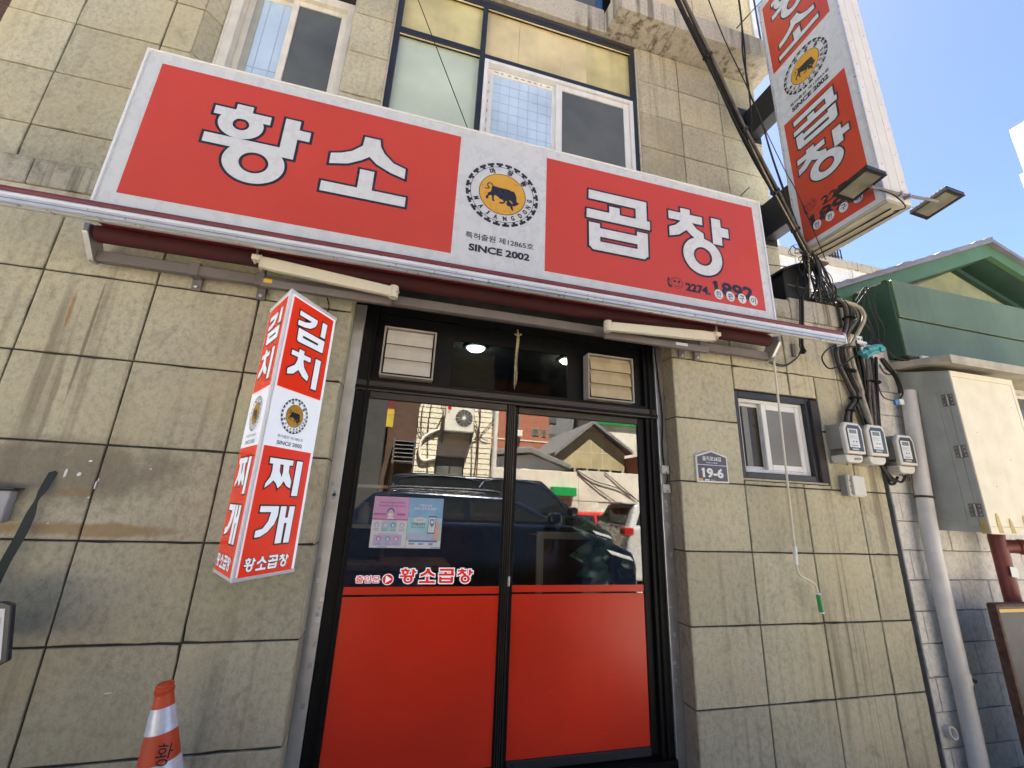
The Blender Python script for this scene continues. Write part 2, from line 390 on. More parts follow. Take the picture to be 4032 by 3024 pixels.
# ---------------------------------------------------------------- mesh helpers
class MB:
    def __init__(s):
        s.v = []; s.f = []
    def quad(s, *pts):
        i = len(s.v); s.v += [tuple(p) for p in pts]; s.f.append(tuple(range(i, i + len(pts)))); return s
    def box(s, x0, x1, y0, y1, z0, z1):
        i = len(s.v)
        s.v += [(x0, y0, z0), (x1, y0, z0), (x1, y1, z0), (x0, y1, z0), (x0, y0, z1), (x1, y0, z1), (x1, y1, z1), (x0, y1, z1)]
        for q in ((0, 3, 2, 1), (4, 5, 6, 7), (0, 1, 5, 4), (1, 2, 6, 5), (2, 3, 7, 6), (3, 0, 4, 7)):
            s.f.append(tuple(i + k for k in q))
        return s
    def prism(s, pts, ax, a, b):
        """polygon pts in the plane across axis ax, extruded from a to b"""
        n = len(pts); i = len(s.v)
        def mk(p, t):
            return {'x': (t, p[0], p[1]), 'y': (p[0], t, p[1]), 'z': (p[0], p[1], t)}[ax]
        s.v += [mk(p, a) for p in pts] + [mk(p, b) for p in pts]
        s.f.append(tuple(range(i, i + n))[::-1]); s.f.append(tuple(range(i + n, i + 2 * n)))
        for k in range(n):
            s.f.append((i + k, i + (k + 1) % n, i + n + (k + 1) % n, i + n + k))
        return s
    def tube(s, path, r, n=8, sub=0, r2=None):
        P = [Vector(p) for p in path]
        if sub:
            P = smooth_path(P, sub)
        m = len(P); i = len(s.v); ref = None
        for k, p in enumerate(P):
            t = (P[min(k + 1, m - 1)] - P[max(k - 1, 0)]).normalized()
            if ref is None or abs(ref.dot(t)) > 0.95:
                ref = Vector((0, 0, 1)) if abs(t.z) < 0.9 else Vector((1, 0, 0))
            a = t.cross(ref).normalized(); b = t.cross(a).normalized(); ref = -b if b.length else ref
            rad = r if r2 is None else r + (r2 - r) * k / (m - 1)
            for j in range(n):
                an = 2 * math.pi * j / n
                s.v.append(tuple(p + a * math.cos(an) * rad + b * math.sin(an) * rad))
        for k in range(m - 1):
            for j in range(n):
                s.f.append((i + k * n + j, i + k * n + (j + 1) % n, i + (k + 1) * n + (j + 1) % n, i + (k + 1) * n + j))
        s.f.append(tuple(i + j for j in range(n))[::-1]); s.f.append(tuple(i + (m - 1) * n + j for j in range(n)))
        return s
    def disc(s, c, r, ax='y', n=32, r2=None):
        pts = [(math.cos(2 * math.pi * k / n) * r, math.sin(2 * math.pi * k / n) * (r2 or r)) for k in range(n)]
        mk = {'x': lambda p: (c[0], c[1] + p[0], c[2] + p[1]), 'y': lambda p: (c[0] + p[0], c[1], c[2] + p[1]), 'z': lambda p: (c[0] + p[0], c[1] + p[1], c[2])}[ax]
        return s.quad(*[mk(p) for p in pts])
    def lathe(s, prof, org=(0, 0, 0), n=24, axis=None):
        """prof: (radius, height) list around +Z (or the given axis vector)"""
        i = len(s.v); q = Vector(axis).to_track_quat('Z', 'Y') if axis else None
        for r, h in prof:
            for j in range(n):
                an = 2 * math.pi * j / n
                p = Vector((r * math.cos(an), r * math.sin(an), h))
                if q: p = q @ p
                s.v.append(tuple(Vector(org) + p))
        for k in range(len(prof) - 1):
            for j in range(n):
                s.f.append((i + k * n + j, i + k * n + (j + 1) % n, i + (k + 1) * n + (j + 1) % n, i + (k + 1) * n + j))
        s.f.append(tuple(i + j for j in range(n))[::-1]); s.f.append(tuple(i + (len(prof) - 1) * n + j for j in range(n)))
        return s
    def build(s, name, mat, parent=None, smooth=False, bevel=0.0, seg=2):
        me = bpy.data.meshes.new(name)
        me.from_pydata(s.v, [], s.f)
        me.update()
        return link(name, me, mat, parent, smooth, bevel, seg)

def link(name, me, mat, parent=None, smooth=False, bevel=0.0, seg=2):
    if mat and not me.materials:
        me.materials.append(MATS[mat] if isinstance(mat, str) else mat)
    o = bpy.data.objects.new(name, me)
    COL.objects.link(o)
    if parent:
        o.parent = parent
    if smooth:
        me.polygons.foreach_set('use_smooth', [True] * len(me.polygons))
        try:
            me.set_sharp_from_angle(angle=R(40))
        except Exception:
            pass
    if bevel:
        md = o.modifiers.new('bevel', 'BEVEL')
        md.width = bevel; md.segments = seg; md.limit_method = 'ANGLE'; md.angle_limit = R(35)
    return o

def smooth_path(P, sub):
    P = [Vector(p) for p in P]; out = []
    for k in range(len(P) - 1):
        p0 = P[max(k - 1, 0)]; p1 = P[k]; p2 = P[k + 1]; p3 = P[min(k + 2, len(P) - 1)]
        for q in range(sub):
            t = q / sub
            out.append(0.5 * ((2 * p1) + (p2 - p0) * t + (2 * p0 - 5 * p1 + 4 * p2 - p3) * t * t + (3 * p1 - p0 - 3 * p2 + p3) * t ** 3))
    out.append(P[-1])
    return out

def tag(o, label=None, cat=None, group=None, kind=None):
    for k, v in (('label', label), ('category', cat), ('group', group), ('kind', kind)):
        if v:
            o[k] = v
    return o

def thing(name, label, cat, group=None):
    o = bpy.data.objects.new(name, None)
    o.empty_display_size = 0.1
    COL.objects.link(o)
    return tag(o, label, cat, group)

def box(name, mat, parent, x0, x1, y0, y1, z0, z1, bevel=0.0):
    return MB().box(x0, x1, y0, y1, z0, z1).build(name, mat, parent, bevel=bevel)

def group_part(name, parent):
    o = bpy.data.objects.new(name, None); o.empty_display_size = 0.05
    COL.objects.link(o); o.parent = parent
    return o

# flat print: a frame maps (u, v, height) to the world
class Frame:
    def __init__(s, o, u, v):
        s.o = Vector(o); s.u = Vector(u).normalized(); s.v = Vector(v).normalized(); s.n = s.u.cross(s.v)
    def __call__(s, u, v, h=0.0):
        return tuple(s.o + s.u * u + s.v * v + s.n * h)

def offset_poly(pts, d):
    """grow a simple polygon by d with mitred corners"""
    n = len(pts)
    area = sum(pts[i][0] * pts[(i + 1) % n][1] - pts[(i + 1) % n][0] * pts[i][1] for i in range(n))
    sg = 1 if area > 0 else -1
    out = []
    for i in range(n):
        a = Vector(pts[i - 1]); b = Vector(pts[i]); c = Vector(pts[(i + 1) % n])
        e1 = (b - a).normalized(); e2 = (c - b).normalized()
        n1 = Vector((e1.y, -e1.x)) * sg; n2 = Vector((e2.y, -e2.x)) * sg
        m = (n1 + n2)
        if m.length < 1e-6:
            out.append(tuple(b + n1 * d)); continue
        m.normalize()
        k = d / max(0.45, m.dot(n1))
        out.append(tuple(b + m * k))
    return out

def draw(prims, fr, mat, parent, name, grow=0.0, h=0.001, sx=1.0, sy=None, ou=0.0, ov=0.0, step=0.00025):
    """prims: ('p', [(u,v)...]) polygons and ('r', cu, cv, ru, rv, hu, hv) rings, printed flat on frame fr"""
    sy = sy or sx
    mb = MB()
    for k, pr in enumerate(prims):
        hh = h + k * step
        if pr[0] == 'p':
            pts = [(ou + u * sx, ov + v * sy) for u, v in pr[1]]
            if grow: pts = offset_poly(pts, grow)
            a = sum(pts[i][0] * pts[(i + 1) % len(pts)][1] - pts[(i + 1) % len(pts)][0] * pts[i][1] for i in range(len(pts)))
            if a < 0: pts = pts[::-1]
            mb.quad(*[fr(u, v, hh) for u, v in pts])
        else:
            _, cu, cv, ru, rv, hu, hv = pr
            n = 40; i = len(mb.v)
            for j in range(n):
                an = 2 * math.pi * j / n; c, s_ = math.cos(an), math.sin(an)
                mb.v.append(fr(ou + cu * sx + c * (ru * sx + grow), ov + cv * sy + s_ * (rv * sy + grow), hh))
                mb.v.append(fr(ou + cu * sx + c * max(0.0005, hu * sx - grow), ov + cv * sy + s_ * max(0.0005, hv * sy - grow), hh))
            for j in range(n):
                q = (j + 1) % n
                mb.f.append((i + 2 * j, i + 2 * q, i + 2 * q + 1, i + 2 * j + 1))
    return mb.build(name, mat, parent)

TEXT_CACHE = {}
def text_shape(body, off):
    key = (body, off)
    if key not in TEXT_CACHE:
        cu = bpy.data.curves.new('t', 'FONT'); cu.body = body; cu.size = 1.0; cu.offset = off; cu.resolution_u = 3
        o = bpy.data.objects.new('t', cu); COL.objects.link(o)
        bpy.context.view_layer.update()
        me = bpy.data.meshes.new_from_object(o.evaluated_get(bpy.context.evaluated_depsgraph_get()))
        v = [(p.co.x, p.co.y) for p in me.vertices]; f = [tuple(p.vertices) for p in me.polygons]
        bpy.data.objects.remove(o); bpy.data.curves.remove(cu); bpy.data.meshes.remove(me)
        TEXT_CACHE[key] = (v, f)
    return TEXT_CACHE[key]

def text(body, fr, u0, u1, v0, v1, mat, parent, name='lettering', h=0.001, off=0.0, bold=0.0):
    """letters fitted to the box u0..u1, v0..v1 of the frame; bold repeats them with small shifts"""
    v, f = text_shape(body, off)
    xs = [p[0] for p in v]; ys = [p[1] for p in v]
    kx = (u1 - u0) / (max(xs) - min(xs)); ky = (v1 - v0) / (max(ys) - min(ys))
    mb = MB()
    sh = [(0, 0)] if not bold else [(0, 0), (bold, 0), (-bold, 0), (0, bold), (0, -bold), (.7 * bold, .7 * bold), (-.7 * bold, .7 * bold), (.7 * bold, -.7 * bold), (-.7 * bold, -.7 * bold)]
    for k, (a, b) in enumerate(sh):
        i = len(mb.v)
        mb.v += [fr(u0 + (p[0] - min(xs)) * kx + a, v0 + (p[1] - min(ys)) * ky + b, h + k * 0.00015) for p in v]
        mb.f += [tuple(i + q for q in g) for g in f]
    return mb.build(name, mat, parent)

# ================================================================ SETTING
GZ = -0.28
g = MB().quad((-250, -250, GZ), (250, -250, GZ), (250, 250, GZ), (-250, 250, GZ)).build('ground', 'bounce_paving')
tag(g, kind='structure')

# ================================================================ THE RESTAURANT BUILDING
U = 0.47                     # plane of the set-back upper wall
bld = thing('restaurant_building', 'beige stone-tiled building with the restaurant entrance and set-back upper floor', 'building')

def cells(x0, x1, zs, xs):
    """grid cells between the joints xs / zs clipped to x0..x1"""
    X = [x0] + [x for x in xs if x0 + 0.02 < x < x1 - 0.02] + [x1]
    return [(X[i], X[i + 1], zs[j], zs[j + 1]) for j in range(len(zs) - 1) for i in range(len(X) - 1)]

def cut(rects, o):
    """take the opening o out of every rectangle"""
    out = []
    for a, b, c, d in rects:
        if b <= o[0] or a >= o[1] or d <= o[2] or c >= o[3]:
            out.append((a, b, c, d)); continue
        if a < o[0]: out.append((a, o[0], c, d))
        if b > o[1]: out.append((o[1], b, c, d))
        m0, m1 = max(a, o[0]), min(b, o[1])
        if c < o[2]: out.append((m0, m1, c, o[2]))
        if d > o[3]: out.append((m0, m1, o[3], d))
    return [r for r in out if r[1] - r[0] > 0.03 and r[3] - r[2] > 0.03]

TILE_ME = {}
def tile_mesh(w, h, t=0.018, c=0.004):
    """slab with slightly uneven, here and there chipped, arrises; a few variants per size"""
    key = (round(w, 3), round(h, 3), t, random.randrange(4))
    if key not in TILE_ME:
        a, b = w / 2, h / 2
        n = 6
        per = [(-a + w * k / n, -b) for k in range(n)] + [(a, -b + h * k / n) for k in range(n)] + [(a - w * k / n, b) for k in range(n)] + [(-a, b - h * k / n) for k in range(n)]
        m = len(per); v = []; front = []
        for x, z in per:
            jx = random.uniform(0, .0014) + (random.uniform(.002, .006) if random.random() < .10 else 0)
            sx_, sz_ = 1 - 2 * jx / w, 1 - 2 * jx / h
            v.append((x * sx_, t, z * sz_)); v.append((x * sx_, c, z * sz_))
            cc = c + random.uniform(0, .002) + jx
            v.append((x * (1 - 2 * cc / w), 0, z * (1 - 2 * cc / h)))
        f = [tuple(3 * k + 2 for k in range(m))]
        for k in range(m):
            q = (k + 1) % m
            f += [(3 * k, 3 * q, 3 * q + 1, 3 * k + 1), (3 * k + 1, 3 * q + 1, 3 * q + 2, 3 * k + 2)]
        me = bpy.data.meshes.new('tile'); me.from_pydata(v, [], f); me.update()
        TILE_ME[key] = me
    return TILE_ME[key]

def lay(rects, y, parent, name='tile', mat='tile', gap=0.0098, jit=0.0022, tilt=0.0):
    for a, b, c, d in rects:
        o = link(name, tile_mesh(b - a - gap, d - c - gap), mat, parent)
        o.location = ((a + b) / 2, y + random.uniform(-jit, jit), (c + d) / 2)
        o.rotation_euler = (random.uniform(-.0025, .0025), 0, random.uniform(-.003, .003))

# ---- lower storey: backing wall with openings for the door and the small window
def wall_box(x0, x1, z0, z1, y0=0.016, y1=0.28, mat='mortar', name='wall'):
    return box(name, mat, bld, x0, x1, y0, y1, z0, z1)
wall_box(-4.64, -0.462, GZ, 3.44)
wall_box(-0.462, 2.142, 3.06, 3.44, y0=0.05)
wall_box(2.142, 2.74, GZ, 3.44)
wall_box(2.74, 3.64, GZ, 1.905)
wall_box(2.74, 3.64, 2.68, 3.44)
wall_box(3.64, 4.25, GZ, 3.44)
ZR = [-0.185, 0.325, 0.838, 1.348, 1.866, 2.377, 2.896, 3.42]
lay(cells(-4.64, -0.452, ZR, [-4.04, -3.44, -2.84, -2.232, -1.643, -1.043]), 0, bld)
rs = cut(cells(2.132, 4.262, ZR, [2.737, 3.342, 3.931]), (2.74, 3.64, 1.905, 2.68))
lay([r for r in rs if r[0] < 2.7 or r[2] > 2.3], 0, bld)
TILE_ME.clear()
lay([r for r in rs if not (r[0] < 2.7 or r[2] > 2.3)], 0, bld, mat='tile_streaked')
TILE_ME.clear()
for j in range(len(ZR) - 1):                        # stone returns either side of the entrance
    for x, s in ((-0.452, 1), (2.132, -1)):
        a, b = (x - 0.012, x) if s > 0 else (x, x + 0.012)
        MB().box(a, b, 0.006, 0.165, ZR[j] + 0.004, min(ZR[j + 1], 3.40) - 0.004).build('tile', 'tile' if s > 0 else 'tile_dirty_shaded', bld, bevel=0.003, seg=1)

sp_ = group_part('paint_scraps', bld)                 # flakes of old plaster and filler left on the left wall
for x, z, w_, h_ in ((-1.795, 1.675, .012, .05), (-1.735, 1.685, .018, .022), (-1.640, 1.62, .006, .045), (-1.632, 1.66, .006, .02), (-1.40, 1.74, .010, .008), (-1.70, 1.765, .016, .012), (-1.655, 1.57, .008, .008), (-1.80, 1.43, .010, .006), (-1.33, .62, .03, .006), (-2.0, .70, .03, .005)):
    MB().prism([(x, z), (x + w_ * .8, z + h_ * .1), (x + w_, z + h_ * .8), (x + w_ * .4, z + h_), (x - w_ * .1, z + h_ * .6)], 'y', -.0045, .004).build('plaster_flake', 'plate_white', sp_)

# ---- ledge between the storeys (separate cast blocks) and the roof of the lower storey
X = [-4.7, -3.6, -2.44, -1.2, 0.0, 1.2, 2.4, 3.42, 4.09]
for i in range(len(X) - 1):
    MB().box(X[i] + .003, X[i + 1] - .003, -0.065, 0.30, 3.425, 3.615 if X[i] < 3 else 3.65).build('ledge_block', 'ledge', bld, bevel=0.006, seg=1)
MB().box(-4.7, 4.07, -0.045, 0.30, 3.385, 3.424).build('ledge_drip', 'slab', bld)
box('terrace_slab', 'ledge', bld, -4.7, 4.07, 0.305, 0.60, 3.30, 3.60)

# ---- upper storey: backing wall, tiles, openings
for r in ((-3.46, -2.17, 3.6, 7.18), (-2.17, -0.95, 3.6, 4.60), (-2.17, -0.95, 6.62, 7.18), (-0.95, -0.55, 3.6, 7.18), (-0.55, 2.262, 3.6, 4.55),
          (-0.55, 2.262, 7.125, 7.18), (2.262, 4.02, 3.6, 7.18)):
    wall_box(*r, y0=U + 0.016, y1=U + 0.30)
box('core_wall', 'shade_wall', bld, -3.44, 4.0, U + 0.31, 8.0, 3.6, 9.0)
ZL = [3.745, 4.272, 4.800, 5.328, 5.855, 6.375, 6.90, 7.17]
lay(cut(cells(-3.46, -2.165, ZL, [-3.005, -2.398]), (-2.165, -0.95, 4.60, 6.62)), U, bld)
lay(cells(-2.165, -0.95, [6.63, 7.17], [-1.55]), U, bld)
lay(cells(-0.952, -0.56, ZL[1:], []), U, bld)
lay(cells(2.262, 4.02, [4.14, 4.64, 5.145, 5.645, 6.143, 6.642, 7.165], [2.835, 3.43]), U, bld)
for j in range(1, 6):                                # slanted stone reveal left of the small upper window
    z0, z1 = ZL[j] + .004, min(ZL[j + 1], 6.62) - .004
    MB().prism([(-2.165, U), (-2.055, U + 0.13), (-2.055, U + 0.16), (-2.175, U + 0.03)], 'z', z0, z1).build('tile', 'tile', bld)
MB().prism([(-0.95, U + .0), (-0.945, U + 0.17), (-0.92, U + 0.17), (-0.93, U + .005)], 'z', 4.6, 6.62).build('reveal', 'tile', bld)

# ---- slab band and the projecting bay of the floor above
MB().box(-3.5, 1.83, 0.43, 0.8, 7.185, 7.56).build('slab_band', 'slab', bld, bevel=0.008, seg=1)
MB().prism([(1.83, 0.43), (1.865, 0.135), (2.42, 0.137), (2.42, 0.9), (1.83, 0.9)], 'z', 7.184, 7.50).build('slab_band', 'slab', bld)
for a, b in ((2.425, 2.605), (2.611, 3.395), (3.401, 4.10)):
    MB().box(a, b, 0.137, 0.9, 7.184, 7.50).build('slab_band', 'slab', bld, bevel=0.005, seg=1)
for a, b in ((1.9, 3.02), (3.03, 3.96)):
    MB().box(a, b, 0.30, 0.40, 7.5, 8.9).build('bay_panel', 'tanwall', bld, bevel=0.004, seg=1)
MB().box(3.965, 4.03, 0.28, 0.42, 7.5, 8.9).build('corner_post', 'white_paint', bld)
MB().box(4.035, 4.09, 0.30, 0.44, 7.5, 8.9).build('downpipe', 'dark_frame', bld)
w = group_part('window', bld)
MB().box(0.95, 1.84, 0.50, 0.58, 7.57, 7.67).build('frame', 'blue_frame', w)
MB().box(0.95, 1.02, 0.50, 0.58, 7.67, 9.0).build('frame', 'blue_frame', w); MB().box(1.77, 1.84, 0.50, 0.58, 7.67, 9.0).build('frame', 'blue_frame', w)
MB().box(1.02, 1.77, 0.53, 0.55, 7.67, 9.0).build('pane', 'pane_dark', w)
box('upper_wall', 'tanwall', bld, -3.4, 0.94, 0.50, 0.775, 7.56, 9.0)
box('upper_wall', 'tanwall', bld, 1.85, 3.99, 0.42, 0.775, 8.7, 9.0)

# ---- left upper window (old white frame, two sliding panes)
w = group_part('window', bld)
yw = U + 0.13
def frame_rect(parent, mat, x0, x1, z0, z1, t, y0, y1, name='frame', bev=0.004):
    m = MB().box(x0, x0 + t, y0, y1, z0, z1).box(x1 - t, x1, y0, y1, z0, z1).box(x0 + t, x1 - t, y0, y1, z0, z0 + t).box(x0 + t, x1 - t, y0, y1, z1 - t, z1)
    return m.build(name, mat, parent, bevel=bev, seg=1)
frame_rect(w, 'old_white', -2.055, -0.935, 4.60, 6.60, 0.10, yw - 0.03, yw + 0.12)
frame_rect(w, 'old_white', -1.955, -1.47, 4.70, 6.50, 0.055, yw + 0.055, yw + 0.085, 'sash')
frame_rect(w, 'old_white', -1.56, -1.035, 4.70, 6.50, 0.06, yw + 0.015, yw + 0.05, 'sash')
MB().box(-1.90, -1.52, yw + 0.066, yw + 0.072, 4.75, 6.45).build('pane', 'pane_blue', w)
MB().box(-1.50, -1.09, yw + 0.028, yw + 0.034, 4.75, 6.45).build('pane', 'pane_dark', w)
for x in (-1.78, -1.65):
    MB().box(x, x + .005, yw + 0.0635, yw + 0.0655, 4.75, 6.45).build('film_line', 'grid_line', w)
MB().box(-1.90, -1.52, yw + 0.0632, yw + 0.0652, 5.55, 5.557).build('film_line', 'grid_line', w)
MB().box(-1.90, -1.835, yw + 0.060, yw + 0.0625, 4.75, 6.45).build('curtain', 'cabinet_side', w)
for k in range(40):                                 # bubbly mastic run down the frame edge
    z = 4.62 + k * 0.049 + random.uniform(-.015, .015)
    MB().lathe([(0.001, -.03), (0.007, -.015), (random.uniform(.006, .011), .004), (0.002, .03)], (-2.035 + random.uniform(-.004, .004), yw - 0.032, z), 8).build('sealant_bead', 'old_white', w, smooth=True)

# ---- wide upper window: dark frame, panels above, white sliding window to the right
w = group_part('window', bld)
yf = U + 0.005
for x0, x1, z0, z1 in ((-0.545, -0.492, 4.55, 7.12), (2.185, 2.24, 4.55, 7.12), (-0.492, 2.185, 7.045, 7.12), (0.352, 0.406, 4.55, 7.045),
                       (-0.492, 0.352, 6.300, 6.375), (0.406, 2.185, 6.262, 6.335)):
    MB().box(x0, x1, yf, yf + 0.10, z0, z1).build('frame', 'dark_frame', w, bevel=0.004, seg=1)
MB().box(-0.492, 0.352, yf + 0.012, yf + 0.02, 7.025, 7.037).build('frame', 'panel_cream', w)
MB().box(0.406, 2.185, yf + 0.012, yf + 0.02, 7.025, 7.037).build('frame', 'panel_cream', w)
MB().box(-0.492, 0.352, yf + 0.012, yf + 0.02, 6.285, 6.296).build('frame', 'panel_cream', w)
MB().box(-0.492, 0.352, yf + 0.05, yf + 0.06, 6.375, 7.045).build('panel', 'panel_yellow', w)
MB().box(0.406, 0.79, yf + 0.05, yf + 0.06, 6.335, 7.045).build('panel', 'panel_cream', w)
MB().box(0.793, 1.62, yf + 0.051, yf + 0.061, 6.335, 7.045).build('panel', 'panel_cream', w)
MB().box(1.62, 2.185, yf + 0.050, yf + 0.060, 6.335, 7.045).build('panel', 'panel_yellow', w)
MB().box(-0.492, 0.352, yf + 0.05, yf + 0.06, 4.55, 6.300).build('pane', 'pane_green', w)
frame_rect(w, 'white_paint', 0.408, 2.183, 4.55, 6.260, 0.042, yf - 0.012, yf + 0.09)
frame_rect(w, 'white_paint', 0.45, 1.268, 4.6, 6.215, 0.072, yf + 0.05, yf + 0.08, 'sash')
frame_rect(w, 'white_paint', 1.236, 2.14, 4.6, 6.215, 0.070, yf + 0.012, yf + 0.046, 'sash')
MB().box(0.522, 1.196, yf + 0.062, yf + 0.068, 4.67, 6.143).build('pane', 'pane_blue', w)
MB().box(1.306, 2.07, yf + 0.026, yf + 0.032, 4.67, 6.145).build('pane', 'pane_dark', w)
for k in range(6):
    x = 0.60 + k * 0.108
    MB().box(x, x + .0028, yf + 0.0595, yf + 0.0615, 4.67, 6.143).build('film_line', 'grid_line', w)
for k in range(11):
    z = 4.78 + k * 0.125
    MB().box(0.522, 1.196, yf + 0.0592, yf + 0.0612, z, z + .0024).build('film_line', 'grid_line', w)
for k in range(9):                                  # torn maker's tape still on the sash
    a = 0.53 + k * 0.075
    MB().box(a, a + random.uniform(.02, .05), yf + .0475, yf + .0495, 6.166 + random.uniform(-.004, .01), 6.186).build('film_scrap', 'grey_print', w)
for k in range(9):
    z = 4.95 + k * 0.13
    MB().box(0.468, 0.478, yf + .0475, yf + .0495, z, z + random.uniform(.03, .06)).build('film_scrap', 'grey_print', w)
for x, y in ((-0.565, U - .004), (2.243, U - .004)):  # mastic joints beside the frame
    MB().box(x, x + 0.018, y, y + 0.04, 4.6, 7.12).build('sealant', 'slab', w)

# ---- small lower window
w = group_part('window', bld)
MB().box(2.742, 3.638, 0.02, 0.20, 1.907, 1.922).build('sill', 'tile', w)
MB().box(3.562, 3.638, 0.004, 0.20, 1.925, 2.66).build('reveal', 'mortar', w)
frame_rect(w, 'dark_frame', 2.742, 3.575, 1.923, 2.678, 0.052, 0.03, 0.16)
frame_rect(w, 'white_paint', 2.796, 3.522, 1.977, 2.624, 0.030, 0.07, 0.15)
frame_rect(w, 'white_paint', 3.07, 3.49, 2.007, 2.594, 0.05, 0.075, 0.105, 'sash')
frame_rect(w, 'white_paint', 2.85, 3.10, 2.007, 2.594, 0.028, 0.115, 0.140, 'sash')
MB().box(3.12, 3.44, 0.086, 0.092, 2.057, 2.544).build('pane', 'pane_frost', w)
MB().box(2.826, 3.07, 0.126, 0.131, 2.007, 2.594).build('pane', 'pane_shade', w)
MB().box(2.90, 2.96, 0.118, 0.125, 2.007, 2.594).build('curtain', 'pane_frost', w)
MB().box(2.826, 2.90, 0.19, 0.20, 1.95, 2.62).build('inner_board', 'wood', w)
box('wall', 'mortar', bld, 2.74, 3.64, 0.285, 0.30, 1.8, 2.8)

# ================================================================ ENTRANCE
D = 0.15
ent = group_part('entrance', bld)
for x0, x1, mt in ((-0.452, -0.372, 'steel'), (2.055, 2.132, 'steel')):
    MB().box(x0 + .001, x1, D - .005, D + .04, -.06, 3.03).build('jamb_strip', mt, ent, bevel=0.003, seg=1)
for x0, x1, y0, y1 in ((-0.372, -0.292, D + .01, D + .12), (1.955, 2.05, D + .01, D + .12), (-0.300, -0.283, D - .012, D + .0), (1.99, 2.006, D - .012, D + .0)):
    MB().box(x0, x1, y0, y1, -.06, 3.05).build('frame_post', 'door_black', ent, bevel=0.004, seg=1)
MB().box(-0.372, 2.055, D + .0, D + .12, 2.41, 2.455).build('transom_bar', 'door_brown', ent, bevel=0.004, seg=1)
MB().box(-0.372, 2.055, D - .018, D + .12, 2.392, 2.409).build('transom_bar', 'door_black', ent, bevel=0.003, seg=1)
MB().box(-0.372, 2.055, D + .012, D + .12, 2.457, 2.478).build('transom_bar', 'door_black', ent)
MB().box(-0.372, 2.055, D - .01, D + .12, 2.377, 2.390).build('transom_bar', 'door_brown', ent)
MB().box(-0.372, 2.055, D + .03, D + .10, 3.0, 3.06).build('transom_bar', 'door_black', ent)
for x0, x1 in ((-0.292, 0.30), (1.262, 1.955)):
    MB().box(x0, x1, D + .05, D + .07, 2.478, 3.0).build('transom_panel', 'door_black', ent)
MB().box(0.30, 1.262, D + .05, D + .07, 2.862, 3.0).build('transom_panel', 'door_black', ent)
MB().quad((.30, D + .058, 2.478), (1.262, D + .058, 2.478), (1.262, D + .058, 2.862), (.30, D + .058, 2.862)).build('transom_glass', 'dark_glass', ent)
MB().box(-0.372, 2.055, D - .02, D + .13, -.06, -.004).build('threshold', 'door_black', ent)
MB().box(-0.450, 2.130, .02, D + .28, GZ, -.062).build('step', 'ledge', ent)

def vent(x0, x1, z0, z1, mat):
    v = group_part('vent_shutter', bld)
    frame_rect(v, 'louvre_frame', x0, x1, z0, z1, 0.012, 0.098, D + .05, 'frame', 0.002)
    n = 3; h = (z1 - z0 - .044) / n
    for k in range(n):
        a = z0 + .022 + k * h
        MB().prism([(0.100, a + .001), (0.108, a + h * .62), (0.124, a + h + .004), (0.128, a + h + .004), (0.112, a + h * .62), (0.104, a + .001)], 'x', x0 + .024, x1 - .024).build('slat', mat, v)
    MB().box(x0 + .02, x1 - .02, 0.14, 0.145, z0 + .02, z1 - .02).build('backing', 'door_black', v)
vent(-0.222, 0.160, 2.488, 2.868, 'louvre')
vent(1.405, 1.82, 2.480, 2.870, 'louvre_old')

def leaf(x0, x1, y, gx0, gx1):
    d = group_part('sliding_door', bld)
    for a, b in ((x0, gx0), (gx1, x1)):
        MB().box(a, b, y, y + .035, 0.0, 2.375).build('stile', 'door_black', d, bevel=0.004, seg=1)
    MB().box(gx0, gx1, y, y + .035, 2.322, 2.375).build('top_rail', 'door_brown', d, bevel=0.004, seg=1)
    MB().box(gx0, gx1, y, y + .035, 0.0, 0.055).build('bottom_rail', 'dark_frame', d, bevel=0.004, seg=1)
    MB().quad((gx0, y + .016, .055), (gx1, y + .016, .055), (gx1, y + .016, 2.322), (gx0, y + .016, 2.322)).build('glass', 'door_glass', d)
    MB().box(gx0 + .001, gx1 - .001, y + .011, y + .0125, 1.040, 1.085).build('red_film', 'door_red', d)
    MB().box(gx0 + .001, gx1 - .001, y + .011, y + .0125, 0.058, 1.027).build('red_film', 'door_red', d)
    return d
ld = leaf(-0.292, 0.80, D, -0.268, 0.748)
rd = leaf(0.782, 1.955, D + .042, 0.850, 1.893)
for k, x in enumerate((0.760, 0.775, 0.789)):
    MB().box(x, x + .006, D - .008, D - .0005, 0.0, 2.37).build('meeting_fin', 'door_brown', ld)
MB().box(0.808, 0.818, D + .012, D + .040, 0.0, 2.37).build('meeting_fin', 'door_brown', rd)
lk = MB().box(0.806, 0.822, D + .006, D + .012, 1.085, 1.15).build('lock', 'steel', ld, bevel=0.003)

